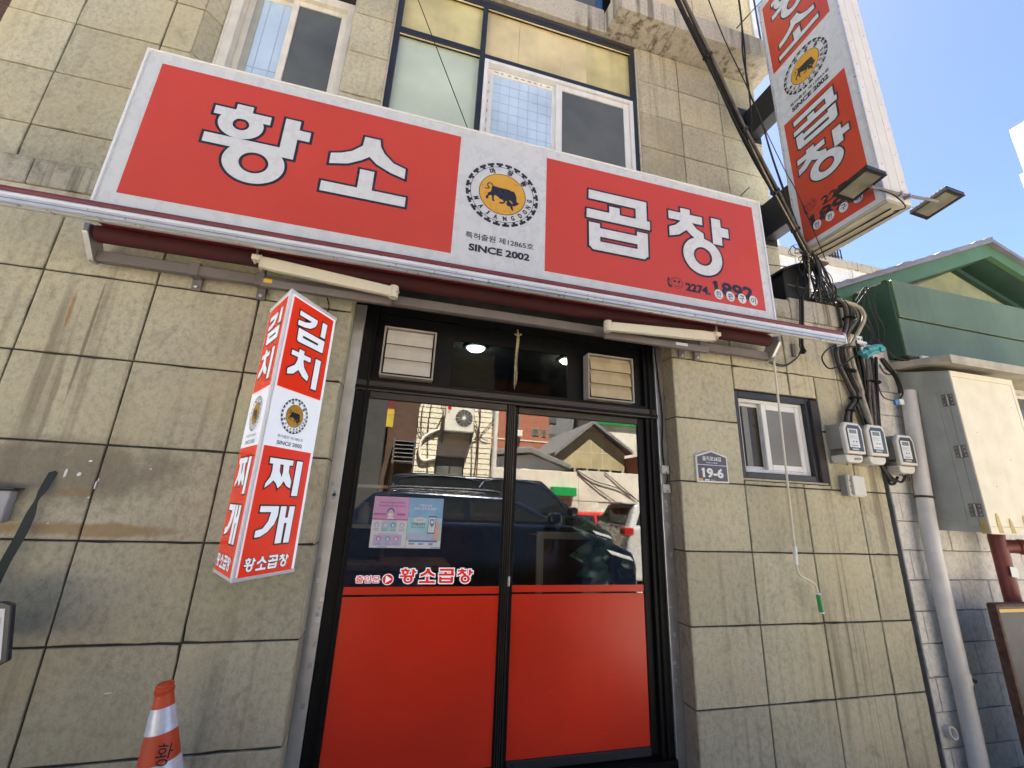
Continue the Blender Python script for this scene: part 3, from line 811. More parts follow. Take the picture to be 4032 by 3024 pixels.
# ---- room behind the glass
rm = group_part('room', bld)
MB().quad((-3, .29, GZ + .02), (4, .29, GZ + .02), (4, 5, GZ + .02), (-3, 5, GZ + .02)).build('room_floor', 'room_dark', rm)
MB().quad((-3, .29, 3.145), (-3, 5, 3.145), (4, 5, 3.145), (4, .29, 3.145)).build('room_ceiling', 'room_dark', rm)
MB().box(-3.1, 4.1, 5, 5.1, GZ, 3.4).build('room_wall', 'room_dark', rm)
MB().box(-3.1, -3.0, .3, 5, GZ, 3.4).build('room_wall', 'room_dark', rm)
MB().box(4.0, 4.1, .3, 5, GZ, 3.4).build('room_wall', 'room_dark', rm)
for x, y, n_, lab in ((0.60, 1.0, 0, 'round lit ceiling lamp at the left behind the transom glass'), (1.60, 1.02, 1, 'round lit ceiling lamp at the right behind the transom glass')):
    t = thing('ceiling_lamp', lab, 'lamp', 'ceiling lamps seen through the transom')
    MB().lathe([(0.10, 0.0), (0.105, -.012), (0.085, -.02)], (x, y, 3.142), 28).build('rim', 'white_paint', t, smooth=True)
    MB().lathe([(0.083, 0), (0.07, -.012), (0.02, -.02)], (x, y, 3.120), 28).build('diffuser', 'lamp_glow', t, smooth=True)
# the board with a pale frame, counter, shelf with jars
t = thing('cabinet', 'dark wooden cabinet with pale frame behind the right door pane', 'cabinet')
MB().box(1.33, 2.5, 1.05, 1.45, GZ + .02, 1.36).build('body', 'wood_panel', t)
MB().box(1.30, 1.36, 1.02, 1.05, GZ + .02, 1.40).build('frame', 'cream_wall', t); MB().box(1.36, 2.5, 1.02, 1.05, 1.34, 1.40).build('frame', 'cream_wall', t)
t = thing('counter', 'brown wooden counter behind the left door pane', 'counter')
MB().box(-0.9, 0.55, 1.3, 1.9, 1.02, 1.07).build('top', 'wood', t, bevel=.006); MB().box(-0.85, 0.5, 1.35, 1.85, GZ + .02, 1.02).build('body', 'wood_panel', t)
t = thing('wall_shelf', 'pale shelf in the dark room behind the left door pane', 'shelf')
MB().box(-0.75, -0.1, 1.55, 1.85, 1.36, 1.39).build('board', 'cream_wall', t); MB().box(-0.75, -0.1, 1.55, 1.85, 1.74, 1.77).build('board', 'white_paint', t)
MB().box(-0.78, -0.75, 1.55, 1.85, 1.07, 2.1).build('side', 'wood', t); MB().box(-0.1, -0.07, 1.55, 1.85, 1.07, 2.1).build('side', 'wood', t)
for k, (x, mt, cl) in enumerate(((-0.62, 'poster_rose', 'red'), (-0.46, 'cream_wall', 'cream'), (-0.30, 'grey_box', 'grey'), (-0.19, 'poster_blue', 'blue'))):
    z = 1.391
    j = MB().lathe([(0.05, 0), (0.056, .03), (0.056, .15), (0.035, .18), (0.037, .21), (0.001, .212)], (x, 1.68, z), 16).build('jar', mt, None, smooth=True)
    tag(j, cl + ' jar on the pale shelf behind the left door pane', 'jar', 'jars on the shelf indoors')

# rubber plant close behind the right pane
t = thing('rubber_plant', 'potted rubber plant with large dark leaves behind the right door pane', 'plant')
MB().lathe([(0.13, 0), (0.17, .28), (0.18, .3), (0.16, .3), (0.15, .27), (0.001, .27)], (1.86, 0.62, 0.42), 20).build('pot', 'terracotta', t, smooth=True)
MB().box(1.66, 2.06, 0.42, 0.82, GZ + .02, 0.42).build('pot_stand', 'wood', t)
MB().tube([(1.86, .62, .68), (1.85, .62, 1.0), (1.83, .58, 1.3), (1.80, .56, 1.62)], .014, 7, 4).build('trunk', 'stem', t, smooth=True)
def leaf_mesh(L, W):
    mb = MB(); n = 7
    for i in range(n + 1):
        u = i / n; w_ = W * math.sin(math.pi * min(1, u ** 0.8)) ** 0.8 if 0 < u < 1 else 0.002
        sag = -0.35 * L * u * u
        mb.v += [(-w_, u * L, sag + .25 * w_), (0, u * L, sag), (w_, u * L, sag + .25 * w_)]
    for i in range(n):
        a = 3 * i
        mb.f += [(a, a + 1, a + 4, a + 3), (a + 1, a + 2, a + 5, a + 4)]
    me = bpy.data.meshes.new('leaf'); me.from_pydata(mb.v, [], mb.f); me.update(); me.materials.append(MATS['leaf'])
    me.polygons.foreach_set('use_smooth', [True] * len(me.polygons))
    return me
LM = [leaf_mesh(.26, .065), leaf_mesh(.22, .055), leaf_mesh(.30, .07)]
random.seed(17)
for k in range(24):                                  # leaves hang outwards and turn their faces to the light
    o = link('leaf', LM[k % 3], None, t)
    z = 1.10 + 0.58 * (k / 24)
    an = R(random.uniform(-65, 65)) + (math.pi if k % 2 else 0)
    d = Vector((math.cos(an), random.uniform(-.35, .1), .55 * math.sin(an) - random.uniform(.1, .6))).normalized()
    nz = Vector((random.uniform(-.35, .35), -1, random.uniform(.2, .7))); nz = (nz - d * nz.dot(d)).normalized(); xx = d.cross(nz)
    o.matrix_world = Matrix(((xx.x, d.x, nz.x, 1.80 + .05 * d.x), (xx.y, d.y, nz.y, .46 + random.uniform(-.03, .08)), (xx.z, d.z, nz.z, z), (0, 0, 0, 1)))

# ================================================================ LETTER SHAPES (drawn in the units of the big sign)
GL = {
 'hwang': [('p', [(-1.446, 4.106), (-1.108, 4.106), (-1.108, 4.040), (-1.446, 4.040)]), ('p', [(-1.325, 4.155), (-1.226, 4.155), (-1.226, 4.095), (-1.325, 4.095)]),
           ('r', -1.2755, 3.995, .1355, .116, .049, .047), ('p', [(-1.466, 3.879), (-1.0, 3.879), (-1.0, 3.804), (-1.466, 3.804)]),
           ('p', [(-1.020, 4.128), (-.925, 4.128), (-.925, 3.805), (-1.020, 3.805)]), ('p', [(-.935, 4.053), (-.850, 4.053), (-.850, 3.974), (-.935, 3.974)]),
           ('r', -1.147, 3.7155, .184, .1585, .0875, .0805)],
 'so': [('p', [(-.5, 4.13), (-.396, 4.131), (-.385, 4.075), (-.355, 4.021), (-.283, 3.955), (-.196, 3.928), (-.195, 3.843), (-.297, 3.87), (-.398, 3.917), (-.45, 3.966), (-.5, 3.923),
               (-.585, 3.87), (-.702, 3.841), (-.703, 3.929), (-.634, 3.95), (-.57, 3.983), (-.507, 4.048)]),
        ('p', [(-.498, 3.847), (-.402, 3.847), (-.402, 3.680), (-.498, 3.680)]), ('p', [(-.729, 3.690), (-.170, 3.690), (-.170, 3.611), (-.729, 3.611)])],
 'gop': [('p', [(1.240, 4.128), (1.766, 4.130), (1.764, 4.043), (1.238, 4.043)]), ('p', [(1.662, 4.06), (1.765, 4.06), (1.762, 3.93), (1.660, 3.93)]),
         ('p', [(1.420, 4.007), (1.514, 4.007), (1.514, 3.930), (1.420, 3.930)]), ('p', [(1.221, 3.942), (1.790, 3.942), (1.787, 3.859), (1.218, 3.859)]),
         ('p', [(1.238, 3.820), (1.333, 3.820), (1.333, 3.60), (1.238, 3.60)]), ('p', [(1.664, 3.820), (1.763, 3.820), (1.758, 3.60), (1.662, 3.60)]),
         ('p', [(1.32, 3.778), (1.675, 3.778), (1.675, 3.700), (1.32, 3.700)]), ('p', [(1.238, 3.655), (1.760, 3.655), (1.756, 3.605), (1.722, 3.573), (1.270, 3.573), (1.239, 3.605)])],
 'chang': [('p', [(2.097, 4.158), (2.192, 4.158), (2.190, 4.09), (2.096, 4.09)]), ('p', [(1.976, 4.106), (2.311, 4.108), (2.308, 4.028), (1.975, 4.026)]),
           ('p', [(2.096, 4.05), (2.082, 4.015), (2.038, 3.973), (1.974, 3.943), (1.972, 3.854), (2.061, 3.881), (2.142, 3.945), (2.184, 3.903), (2.223, 3.878), (2.311, 3.872), (2.311, 3.944), (2.242, 3.978), (2.203, 4.027), (2.196, 4.05)]),
           ('p', [(2.404, 4.126), (2.498, 4.126), (2.496, 3.862), (2.400, 3.862)]), ('p', [(2.490, 4.046), (2.573, 4.044), (2.571, 3.951), (2.490, 3.951)]),
           ('r', 2.283, 3.714, .191, .180, .090, .089)],
 'gim': [('p', [(.097, 2.722), (.249, 2.722), (.251, 2.700), (.238, 2.672), (.203, 2.645), (.150, 2.632), (.096, 2.628), (.097, 2.659), (.155, 2.666), (.188, 2.679), (.203, 2.692), (.098, 2.692)]),
         ('p', [(.297, 2.730), (.342, 2.730), (.339, 2.630), (.297, 2.630)]), ('p', [(.110, 2.612), (.341, 2.612), (.341, 2.578), (.110, 2.578)]),
         ('p', [(.118, 2.563), (.340, 2.563), (.338, 2.530), (.124, 2.528)]), ('p', [(.110, 2.612), (.153, 2.612), (.153, 2.529), (.122, 2.529), (.112, 2.537)]), ('p', [(.288, 2.612), (.341, 2.612), (.339, 2.531), (.288, 2.529)])],
 'chi': [('p', [(.147, 2.487), (.189, 2.487), (.188, 2.455), (.146, 2.455)]), ('p', [(.092, 2.464), (.250, 2.464), (.250, 2.435), (.092, 2.435)]),
         ('p', [(.147, 2.445), (.145, 2.415), (.132, 2.381), (.082, 2.345), (.086, 2.312), (.132, 2.326), (.166, 2.36), (.208, 2.328), (.251, 2.314), (.256, 2.346), (.208, 2.387), (.194, 2.42), (.192, 2.445)]),
         ('p', [(.292, 2.475), (.340, 2.475), (.337, 2.277), (.291, 2.277)])],
 'jji': [('p', [(.088, 1.826), (.261, 1.826), (.261, 1.797), (.090, 1.795)]), ('p', [(.112, 1.805), (.166, 1.805), (.170, 1.76), (.196, 1.72), (.200, 1.69), (.178, 1.665), (.160, 1.69), (.138, 1.706), (.118, 1.685), (.086, 1.664), (.087, 1.686), (.112, 1.722), (.118, 1.76)]),
         ('p', [(.190, 1.805), (.236, 1.805), (.238, 1.76), (.270, 1.710), (.271, 1.668), (.240, 1.680), (.212, 1.706), (.196, 1.68), (.178, 1.665), (.176, 1.695), (.192, 1.725), (.196, 1.76)]),
         ('p', [(.290, 1.827), (.337, 1.827), (.336, 1.627), (.289, 1.627)])],
 'gae': [('p', [(.087, 1.568), (.215, 1.568), (.217, 1.517), (.201, 1.472), (.163, 1.433), (.121, 1.411), (.084, 1.408), (.084, 1.442), (.127, 1.451), (.156, 1.488), (.166, 1.537), (.088, 1.537)]),
         ('p', [(.229, 1.568), (.272, 1.568), (.275, 1.370), (.229, 1.370)]), ('p', [(.294, 1.568), (.336, 1.568), (.333, 1.370), (.291, 1.370)]), ('p', [(.265, 1.506), (.305, 1.506), (.305, 1.477), (.265, 1.477)])],
}
def bounds(pr):
    us, vs = [], []
    for p in pr:
        if p[0] == 'p':
            us += [q[0] for q in p[1]]; vs += [q[1] for q in p[1]]
        else:
            us += [p[1] - p[3], p[1] + p[3]]; vs += [p[2] - p[4], p[2] + p[4]]
    return min(us), max(us), min(vs), max(vs)
def syllable(key, fr, parent, mat='letter_white', edge='ink', grow=0.017, fit=None, h=0.0012, scale=1.0, shift=(0, 0)):
    """one letter block: a dark grown copy below, the letter above; fit = (u0,u1,v0,v1) rescales it"""
    pr = GL[key]
    sx = sy = scale; ou, ov = shift
    if fit:
        b = bounds(pr)
        sx = (fit[1] - fit[0]) / (b[1] - b[0]); sy = (fit[3] - fit[2]) / (b[3] - b[2])
        ou = fit[0] - b[0] * sx; ov = fit[2] - b[2] * sy
    draw(pr, fr, edge, parent, 'letter_outline', grow, h, sx, sy, ou, ov, 0.0001)
    draw(pr, fr, mat, parent, 'letter', 0.0, h + 0.0016, sx, sy, ou, ov, 0.0001)

BULL = [(-0.283, 0.212), (-0.173, 0.201), (-0.014, 0.191), (0.141, 0.191), (0.233, 0.163), (0.314, 0.159), (0.36, 0.078), (0.389, -0.018), (0.389, -0.124), (0.417, -0.17), (0.477, -0.18), (0.442, -0.226), (0.396, -0.261), (0.343, -0.304), (0.286, -0.304), (0.3, -0.378), (0.318, -0.449), (0.269, -0.449), (0.233, -0.367), (0.219, -0.332), (0.166, -0.346), (0.12, -0.307), (0.106, -0.244), (0.092, -0.184), (0.074, -0.254), (0.007, -0.307), (-0.057, -0.311), (-0.099, -0.283), (-0.06, -0.254), (0.007, -0.251), (0.039, -0.212), (0.004, -0.18), (-0.064, -0.159), (-0.145, -0.102), (-0.201, -0.064), (-0.233, -0.113), (-0.233, -0.201), (-0.201, -0.272), (-0.258, -0.279), (-0.283, -0.226), (-0.286, -0.138), (-0.322, -0.095), (-0.375, -0.134), (-0.382, -0.226), (-0.445, -0.24), (-0.459, -0.155), (-0.41, -0.117), (-0.403, -0.039), (-0.329, 0.007), (-0.314, 0.06), (-0.311, 0.138)]
TAIL = [(-0.272, 0.201), (-0.318, 0.269), (-0.385, 0.283), (-0.42, 0.237), (-0.417, 0.177), (-0.375, 0.124), (-0.41, 0.088), (-0.484, 0.085)]
def emblem(fr, cu, cv, r, parent, h=0.0012, fine=True):
    e = group_part('emblem', parent)
    T = []
    n = 24
    for k in range(n):
        a = 2 * math.pi * (k + .5) / n
        def P(rad, t): return (cu + r * rad * math.sin(a) + r * t * math.cos(a), cv + r * rad * math.cos(a) - r * t * math.sin(a))
        T += [('p', [P(.875, -.045), P(.875, .045), P(.93, .030), P(.93, -.030)]), ('p', [P(.925, -.095), P(.925, .095), P(1.0, .095), P(1.0, -.095)])]
    draw(T, fr, 'ink', e, 'tooth_ring', 0, h, step=0.000012)
    draw([('r', cu, cv, r * .882, r * .882, r * .868, r * .868)], fr, 'ink', e, 'ring_line', 0, h + .0004)
    draw([('r', cu, cv, r * .648, r * .648, 0, 0)], fr, 'ink', e, 'disc_edge', 0, h + .0004)
    draw([('r', cu, cv, r * .630, r * .630, 0, 0)], fr, 'emblem_yellow', e, 'disc', 0, h + .0008)
    draw([('p', [(cu + a * r, cv + b * r) for a, b in BULL])], fr, 'ink', e, 'bull', 0, h + .0012)
    tl = []
    for k in range(len(TAIL) - 1):
        a = Vector(TAIL[k]); b = Vector(TAIL[k + 1]); d = (b - a).normalized(); nn = Vector((-d.y, d.x)) * .016; a = a - d * .012; b = b + d * .012
        tl.append(('p', [(cu + q.x * r, cv + q.y * r) for q in (a - nn, b - nn, b + nn, a + nn)]))
    draw(tl, fr, 'ink', e, 'bull', 0, h + .0013, step=0.00003)
    draw([('p', [(cu + r * a, cv + r * b) for a, b in ((.18, -.16), (.22, -.15), (.29, -.22), (.27, -.24))]), ('p', [(cu + r * a, cv + r * b) for a, b in ((.10, -.18), (.125, -.2), (.115, -.26), (.095, -.24))])], fr, 'emblem_yellow', e, 'horn', 0, h + .0017)
    if fine:
        def ch(c, ang, rad, size, flip):
            a = R(ang)
            d = Vector((math.sin(a), math.cos(a))) * (1 if not flip else 1)
            upv = d if not flip else -d
            rv = Vector((upv.y, -upv.x))
            org = Vector((cu, cv)) + d * rad * r
            sub = Frame(fr(org.x, org.y, 0), fr.u * rv.x + fr.v * rv.y, fr.u * upv.x + fr.v * upv.y)
            w = size * r * (.92 if not flip else .66)
            if c == 'J': w *= .8
            text(c, sub, -w / 2, w / 2, -size * r / 2, size * r / 2, 'ink', e, 'lettering', h + .0008, 0.02, .0035 * r)
        for c, a in zip('마장동', (-24, 14, 50)): ch(c, a, .755, .175, False)
        for c, a in zip('MAJANG', (-112, -132, -150, -168, -187, -204)): ch(c, a, .757, .135, True)
        for c, a in zip('DONG', (-225, -240, -254, -270)): ch(c, a + 3, .757, .135, True)
    return e

def phone_row(fr, u0, v0, s, parent, h=0.0012):
    """smiling telephone, number and four white discs; s = 1 on the big sign"""
    e = group_part('phone_line', parent)
    c = (u0 + .089 * s, v0 + .073 * s)
    draw([('r', c[0], c[1], .058 * s, .050 * s, .053 * s, .045 * s), ('r', c[0] - .02 * s, c[1] + .014 * s, .010 * s, .013 * s, 0, 0), ('r', c[0] + .02 * s, c[1] + .014 * s, .010 * s, .013 * s, 0, 0)], fr, 'ink', e, 'smiley', 0, h)
    sm = [(c[0] + .038 * s * math.sin(R(t)), c[1] - .034 * s * math.cos(R(t)) + .004 * s) for t in range(-62, 63, 12)]
    draw([('p', [(a, b + .003 * s) for a, b in sm] + [(a, b - .003 * s) for a, b in sm[::-1]])], fr, 'ink', e, 'smile', 0, h + .0003)
    draw([('p', [(u0 + a * s, v0 + b * s) for a, b in ((.004, .108), (.022, .113), (.026, .09), (.013, .083), (.016, .055), (.036, .046), (.040, .025), (.022, .022), (.006, .035), (0, .07))])], fr, 'ink', e, 'handset', 0, h)
    text('2274.', fr, u0 + .171 * s, u0 + .400 * s, v0 + .020 * s, v0 + .090 * s, 'ink', e, 'digits', h, .012, .004 * s)
    text('1892', fr, u0 + .452 * s, u0 + .832 * s, v0 + .040 * s, v0 + .160 * s, 'ink', e, 'digits', h, .012, .0045 * s)
    draw([('p', [(u0 + a * s, v0 + b * s) for a, b in ((.432, .142), (.432, .127), (.455, .132), (.455, .160))])], fr, 'ink', e, 'digits', 0, h + .0016)
    for k, cc in enumerate('한판구이'):
        uc = u0 + (.482 + .1153 * k) * s; vc = v0 + .039 * s
        draw([('r', uc, vc, .042 * s, .046 * s, 0, 0)], fr, 'letter_white', e, 'disc', 0, h + .0022)
        text(cc, fr, uc - .024 * s, uc + .024 * s, vc - .029 * s, vc + .029 * s, 'ink', e, 'lettering', h + .0026, .015)

# ================================================================ BIG FRONT SIGN
sg = thing('shop_sign', 'long red and white Korean light-box sign over the entrance', 'sign')
SX0, SX1, SZ0, SZ1, SY = -1.907, 2.958, 3.222, 4.430, -0.300
MB().box(SX0, SX1, SY + .002, -0.10, SZ0, SZ1).build('housing', 'sign_frame', sg)
MB().box(SX0 + .01, SX1 - .01, SY - .002, SY + .001, SZ0 + .01, SZ1 - .01).build('face', 'sign_white', sg)
frame_rect(sg, 'sign_frame', SX0 - .004, SX1 + .004, SZ0 - .004, SZ1 + .004, 0.014, SY - .012, SY + .03, 'rim', 0.002)
FR = Frame((0, SY - .002, 0), (1, 0, 0), (0, 0, 1))
for n, q in (('red_panel', [(-1.808, 3.316), (.179, 3.312), (.179, 4.342), (-1.808, 4.340)]), ('red_panel', [(.876, 3.306), (2.868, 3.302), (2.868, 4.350), (.876, 4.342)])):
    draw([('p', q)], FR, 'sign_red', sg, n, 0, 0.0008)
for k in GL:
    if k in ('hwang', 'so', 'gop', 'chang'):
        syllable(k, FR, sg, h=0.0014)
emblem(FR, .528, 3.897, .283, sg)
text('특허출원 제12865호', FR, .272, .785, 3.462, 3.516, 'ink', sg, 'lettering', .0012, .012)
text('SINCE 2002', FR, .303, .756, 3.364, 3.420, 'ink', sg, 'lettering', .0012, .018, .002)
draw([('p', [(.566, 3.425), (.572, 3.425), (.570, 3.414)])], FR, 'ink', sg, 'lettering', 0, .0012)
phone_row(FR, 1.920, 3.340, 1.0, sg, .0014)
for x in (-1.2, 0.5, 2.2):                               # arms that hold the box off the wall
    MB().box(x, x + .05, -.105, .03, 3.9, 3.95).build('mounting_arm', 'dark_frame', sg)
    MB().box(x, x + .05, .03, U, 3.9, 3.95).build('mounting_arm', 'dark_frame', sg)

# ================================================================ TRIANGULAR SIGN LEFT OF THE DOOR
tri = thing('pillar_sign', 'lit triangular red and white pillar sign left of the door', 'sign')
A_, B_, C_ = (-0.957, -0.030), (-0.745, -0.400), (-0.533, -0.030)
PZ0, PZ1 = 1.20, 2.822
def tri_inset(d):
    return offset_poly([A_, B_, C_], d)
MB().prism(tri_inset(-0.004), 'z', PZ0 + .006, PZ1 - .006).build('body', 'pillar_white' if 'pillar_white' in MATS else 'letter_white', tri)
for z0, z1 in ((PZ0, PZ0 + .022), (PZ1 - .022, PZ1)):
    MB().prism([A_, B_, C_], 'z', z0, z1).build('rim', 'sign_frame', tri, bevel=.004)
MB().tube([(B_[0], B_[1] + .014, PZ0 + .02), (B_[0], B_[1] + .014, PZ1 - .02)], .011, 8).build('corner_trim', 'sign_frame', tri)
MB().box(-.80, -.69, -.035, .004, 2.5, 2.56).build('wall_bracket', 'steel', tri); MB().box(-.80, -.69, -.035, .004, 1.4, 1.46).build('wall_bracket', 'steel', tri)
FRC = Frame((B_[0], B_[1], 0), (C_[0] - B_[0], C_[1] - B_[1], 0), (0, 0, 1))
FAB = Frame((A_[0], A_[1], 0), (B_[0] - A_[0], B_[1] - A_[1], 0), (0, 0, 1))
for fr in (FRC, FAB):
    f = group_part('face', tri)
    draw([('p', [(.034, 2.226), (.394, 2.226), (.394, 2.786), (.034, 2.786)])], fr, 'pillar_red', f, 'red_panel', 0, .0008)
    draw([('p', [(.031, 1.219), (.394, 1.219), (.394, 1.888), (.031, 1.888)])], fr, 'pillar_red', f, 'red_panel', 0, .0008)
    for k in ('gim', 'chi', 'jji', 'gae'):
        syllable(k, fr, f, 'pillar_white', grow=.0085, h=.0012)
    for j, k in enumerate(('hwang', 'so', 'gop', 'chang')):
        syllable(k, fr, f, 'pillar_white', grow=.0035, h=.0012, fit=(.055 + j * .077, .122 + j * .077, 1.242, 1.310))
    emblem(fr, .208, 2.083, .105, tri)
    text('특허출원 제12865호', fr, .110, .308, 1.944, 1.962, 'ink', f, 'lettering', .0012, .0)
    text('SINCE 2002', fr, .112, .308, 1.905, 1.927, 'ink', f, 'lettering', .0012, .012)
MB().tube([(-.62, -.03, 2.815), (-.60, -.02, 2.9), (-.63, -.02, 2.98)], .004, 5, 3).build('lead', 'cable', tri)

# ================================================================ PROJECTING SIGN AT THE CORNER
ps = thing('projecting_sign', 'tall red and white double-sided sign projecting from the upper corner on black brackets', 'sign')
PX0, PX1, PY0, PY1, QZ0, QZ1 = 3.72, 4.005, -0.83, -0.015, 4.22, 7.78
MB().box(PX0 + .003, PX1 - .003, PY0 + .004, PY1 - .004, QZ0 + .02, QZ1).build('housing', 'sign_white', ps)
MB().box(PX0 - .002, PX1 + .002, PY0 - .002, PY1 + .002, QZ0, QZ0 + .02).build('bottom_plate', 'cabinet_side', ps, bevel=.003)
for a, b in ((PX0, PX0 + .085), (PX0 + .088, PX0 + .195), (PX0 + .198, PX1)):      # folded strips along the outer edge
    MB().box(a, b, PY0 - .006, PY0 + .003, QZ0 + .02, QZ1).build('edge_strip', 'edge_cream', ps, bevel=.002, seg=1)
MB().box(PX0 - .008, PX0 + .004, PY0 - .008, PY0 + .012, QZ0 + .012, QZ1).build('edge_trim', 'awning_alu', ps)
MB().box(PX0 - .006, PX0 + .004, PY1 - .012, PY1 + .004, QZ0 + .012, QZ1).build('edge_trim', 'awning_alu', ps)
for k in range(24):
    for y in (PY0 - .0075,):
        z = QZ0 + .1 + k * .145
        MB().lathe([(.006, 0), (.006, .002), (.003, .004)], (PX0 + .045 + (k % 2) * .19, y, z), 8, axis=(0, -1, 0)).build('rivet', 'steel', ps)
MB().box(PX0 + .02, PX0 + .22, PY0 + .0, PY1 - .02, QZ0 - .008, QZ0 - .001).build('bottom_strip', 'eave_tin', ps)
for x in (PX0 + .07, PX0 + .16):
    MB().tube([(x, PY1 - .03, QZ0 - .014), (x + .02, -.35, QZ0 - .02), (x + .05, PY0 + .05, QZ0 - .013)], .006, 6, 4).build('lead', 'cable', ps)
FP = Frame((PX0 + .002, 0, 0), (0, -1, 0), (0, 0, 1))
draw([('p', [(.080, 4.290), (.757, 4.290), (.757, 5.812), (.080, 5.812)])], FP, 'sign_red', ps, 'red_panel', 0, .001)
draw([('p', [(.064, 6.588), (.750, 6.588), (.750, 7.660), (.064, 7.660)])], FP, 'sign_red', ps, 'red_panel', 0, .001)
syllable('hwang', FP, ps, fit=(.165, .66, 7.10, 7.60), grow=.016, h=.0016)
syllable('so', FP, ps, fit=(.165, .645, 6.665, 7.02), grow=.016, h=.0016)
syllable('gop', FP, ps, fit=(.170, .645, 5.36, 5.74), grow=.016, h=.0016)
syllable('chang', FP, ps, fit=(.150, .690, 4.835, 5.29), grow=.016, h=.0016)
emblem(FP, .411, 6.265, .255, ps, .0014)
text('특허출원 제12865호', FP, .185, .632, 5.945, 5.985, 'ink', ps, 'lettering', .0014, .01)
text('SINCE 2002', FP, .200, .612, 5.868, 5.922, 'ink', ps, 'lettering', .0014, .018, .002)
pr = group_part('phone_line', ps)
draw([('r', .215, 4.665, .056, .06, .050, .054), ('r', .200, 4.68, .010, .013, 0, 0), ('r', .240, 4.68, .010, .013, 0, 0)], FP, 'ink', pr, 'smiley', 0, .0014)
draw([('p', [(.185, 4.655), (.2, 4.634), (.222, 4.628), (.245, 4.638), (.252, 4.652), (.24, 4.645), (.22, 4.636), (.2, 4.643)])], FP, 'ink', pr, 'smile', 0, .0018)
draw([('p', [(.13, 4.70), (.15, 4.71), (.152, 4.685), (.142, 4.68), (.146, 4.63), (.165, 4.62), (.17, 4.595), (.146, 4.592), (.128, 4.62)])], FP, 'ink', pr, 'handset', 0, .0014)
text('2274', FP, .315, .645, 4.570, 4.655, 'ink', pr, 'digits', .0014, .012, .0025)
text('1892', FP, .185, .665, 4.420, 4.545, 'ink', pr, 'digits', .0014, .012, .006)
draw([('p', [(.163, 4.525), (.163, 4.508), (.19, 4.515), (.19, 4.545)])], FP, 'ink', pr, 'digits', 0, .003)
for k, cc in enumerate('한판구이'):
    uc, vc = .235 + .132 * k, 4.410
    draw([('r', uc, vc, .043, .047, 0, 0)], FP, 'letter_white', pr, 'disc', 0, .0032)
    text(cc, FP, uc - .025, uc + .025, vc - .03, vc + .03, 'ink', pr, 'lettering', .0036, .015)
for z0, z1 in ((6.22, 6.62), (4.72, 5.16)):
    MB().box(3.80, 3.96, -.02, U + .004, z0, z1).build('bracket', 'black_plastic', ps, bevel=.006, seg=1)
    MB().box(3.70, 4.00, U - .014, U - .001, z0 - .05, z1 + .05).build('bracket_plate', 'black_plastic', ps)

# ================================================================ RETRACTED AWNING
aw = thing('awning', 'retracted dark red folding-arm awning under the front sign', 'awning')
prof = [(-0.372, 3.098), (-0.372, 3.150), (-0.366, 3.163), (-0.350, 3.166), (-0.318, 3.166), (-0.300, 3.150), (-0.296, 3.112), (-0.306, 3.098), (-0.322, 3.090), (-0.345, 3.088), (-0.352, 3.094), (-0.358, 3.094)]
MB().prism(prof, 'x', -2.53, 3.600).build('front_bar', 'awning_alu', aw)
MB().box(-2.53, 3.60, -.3755, -.3722, 3.134, 3.152).build('front_bar_strip', 'awning_white', aw)
MB().box(-2.53, 3.60, -.3745, -.3722, 3.116, 3.121).build('front_bar_groove', 'meter_grey', aw)
MB().prism([(-.378, 3.084), (-.378, 3.172), (-.352, 3.204), (-.31, 3.204), (-.29, 3.15), (-.29, 3.084)], 'x', 3.602, 3.617).build('end_cap', 'awning_white', aw, bevel=.004)
MB().tube([(-2.53, -.350, 3.183), (3.60, -.350, 3.183)], .0195, 12).build('valance', 'awning_maroon', aw, smooth=True)
MB().tube([(-1.92, -.155, 3.105), (3.00, -.155, 3.105)], .052, 20).build('fabric_roll', 'awning_red', aw, smooth=True)
MB().prism([(-.155, 3.155), (-.298, 3.148), (-.298, 3.145), (-.155, 3.152)], 'x', -1.90, 2.98).build('fabric_sheet', 'awning_fabric', aw)
MB().box(-1.97, 3.10, -.095, -.045, 2.962, 3.030).build('mounting_bar', 'bar_grey', aw, bevel=.004, seg=1)
for x in (-1.97, 3.06):
    MB().prism([(-.045, 2.95), (-.10, 2.95), (-.21, 3.08), (-.21, 3.14), (-.12, 3.165), (-.045, 3.06)], 'x', x, x + .03).build('end_bracket', 'steel', aw, bevel=.004, seg=1)
for x in (-1.44, -1.06, 2.19, 2.34):
    MB().prism([(-.006, 2.885), (-.020, 2.885), (-.030, 2.955), (-.102, 2.955), (-.102, 3.045), (-.030, 3.05), (-.006, 3.05)], 'x', x, x + .055).build('wall_bracket', 'bar_grey', aw, bevel=.003, seg=1)
    MB().lathe([(.012, 0), (.012, .01), (.005, .012)], (x + .028, -.020, 2.912), 8, axis=(0, -1, 0)).build('bolt', 'steel', aw)
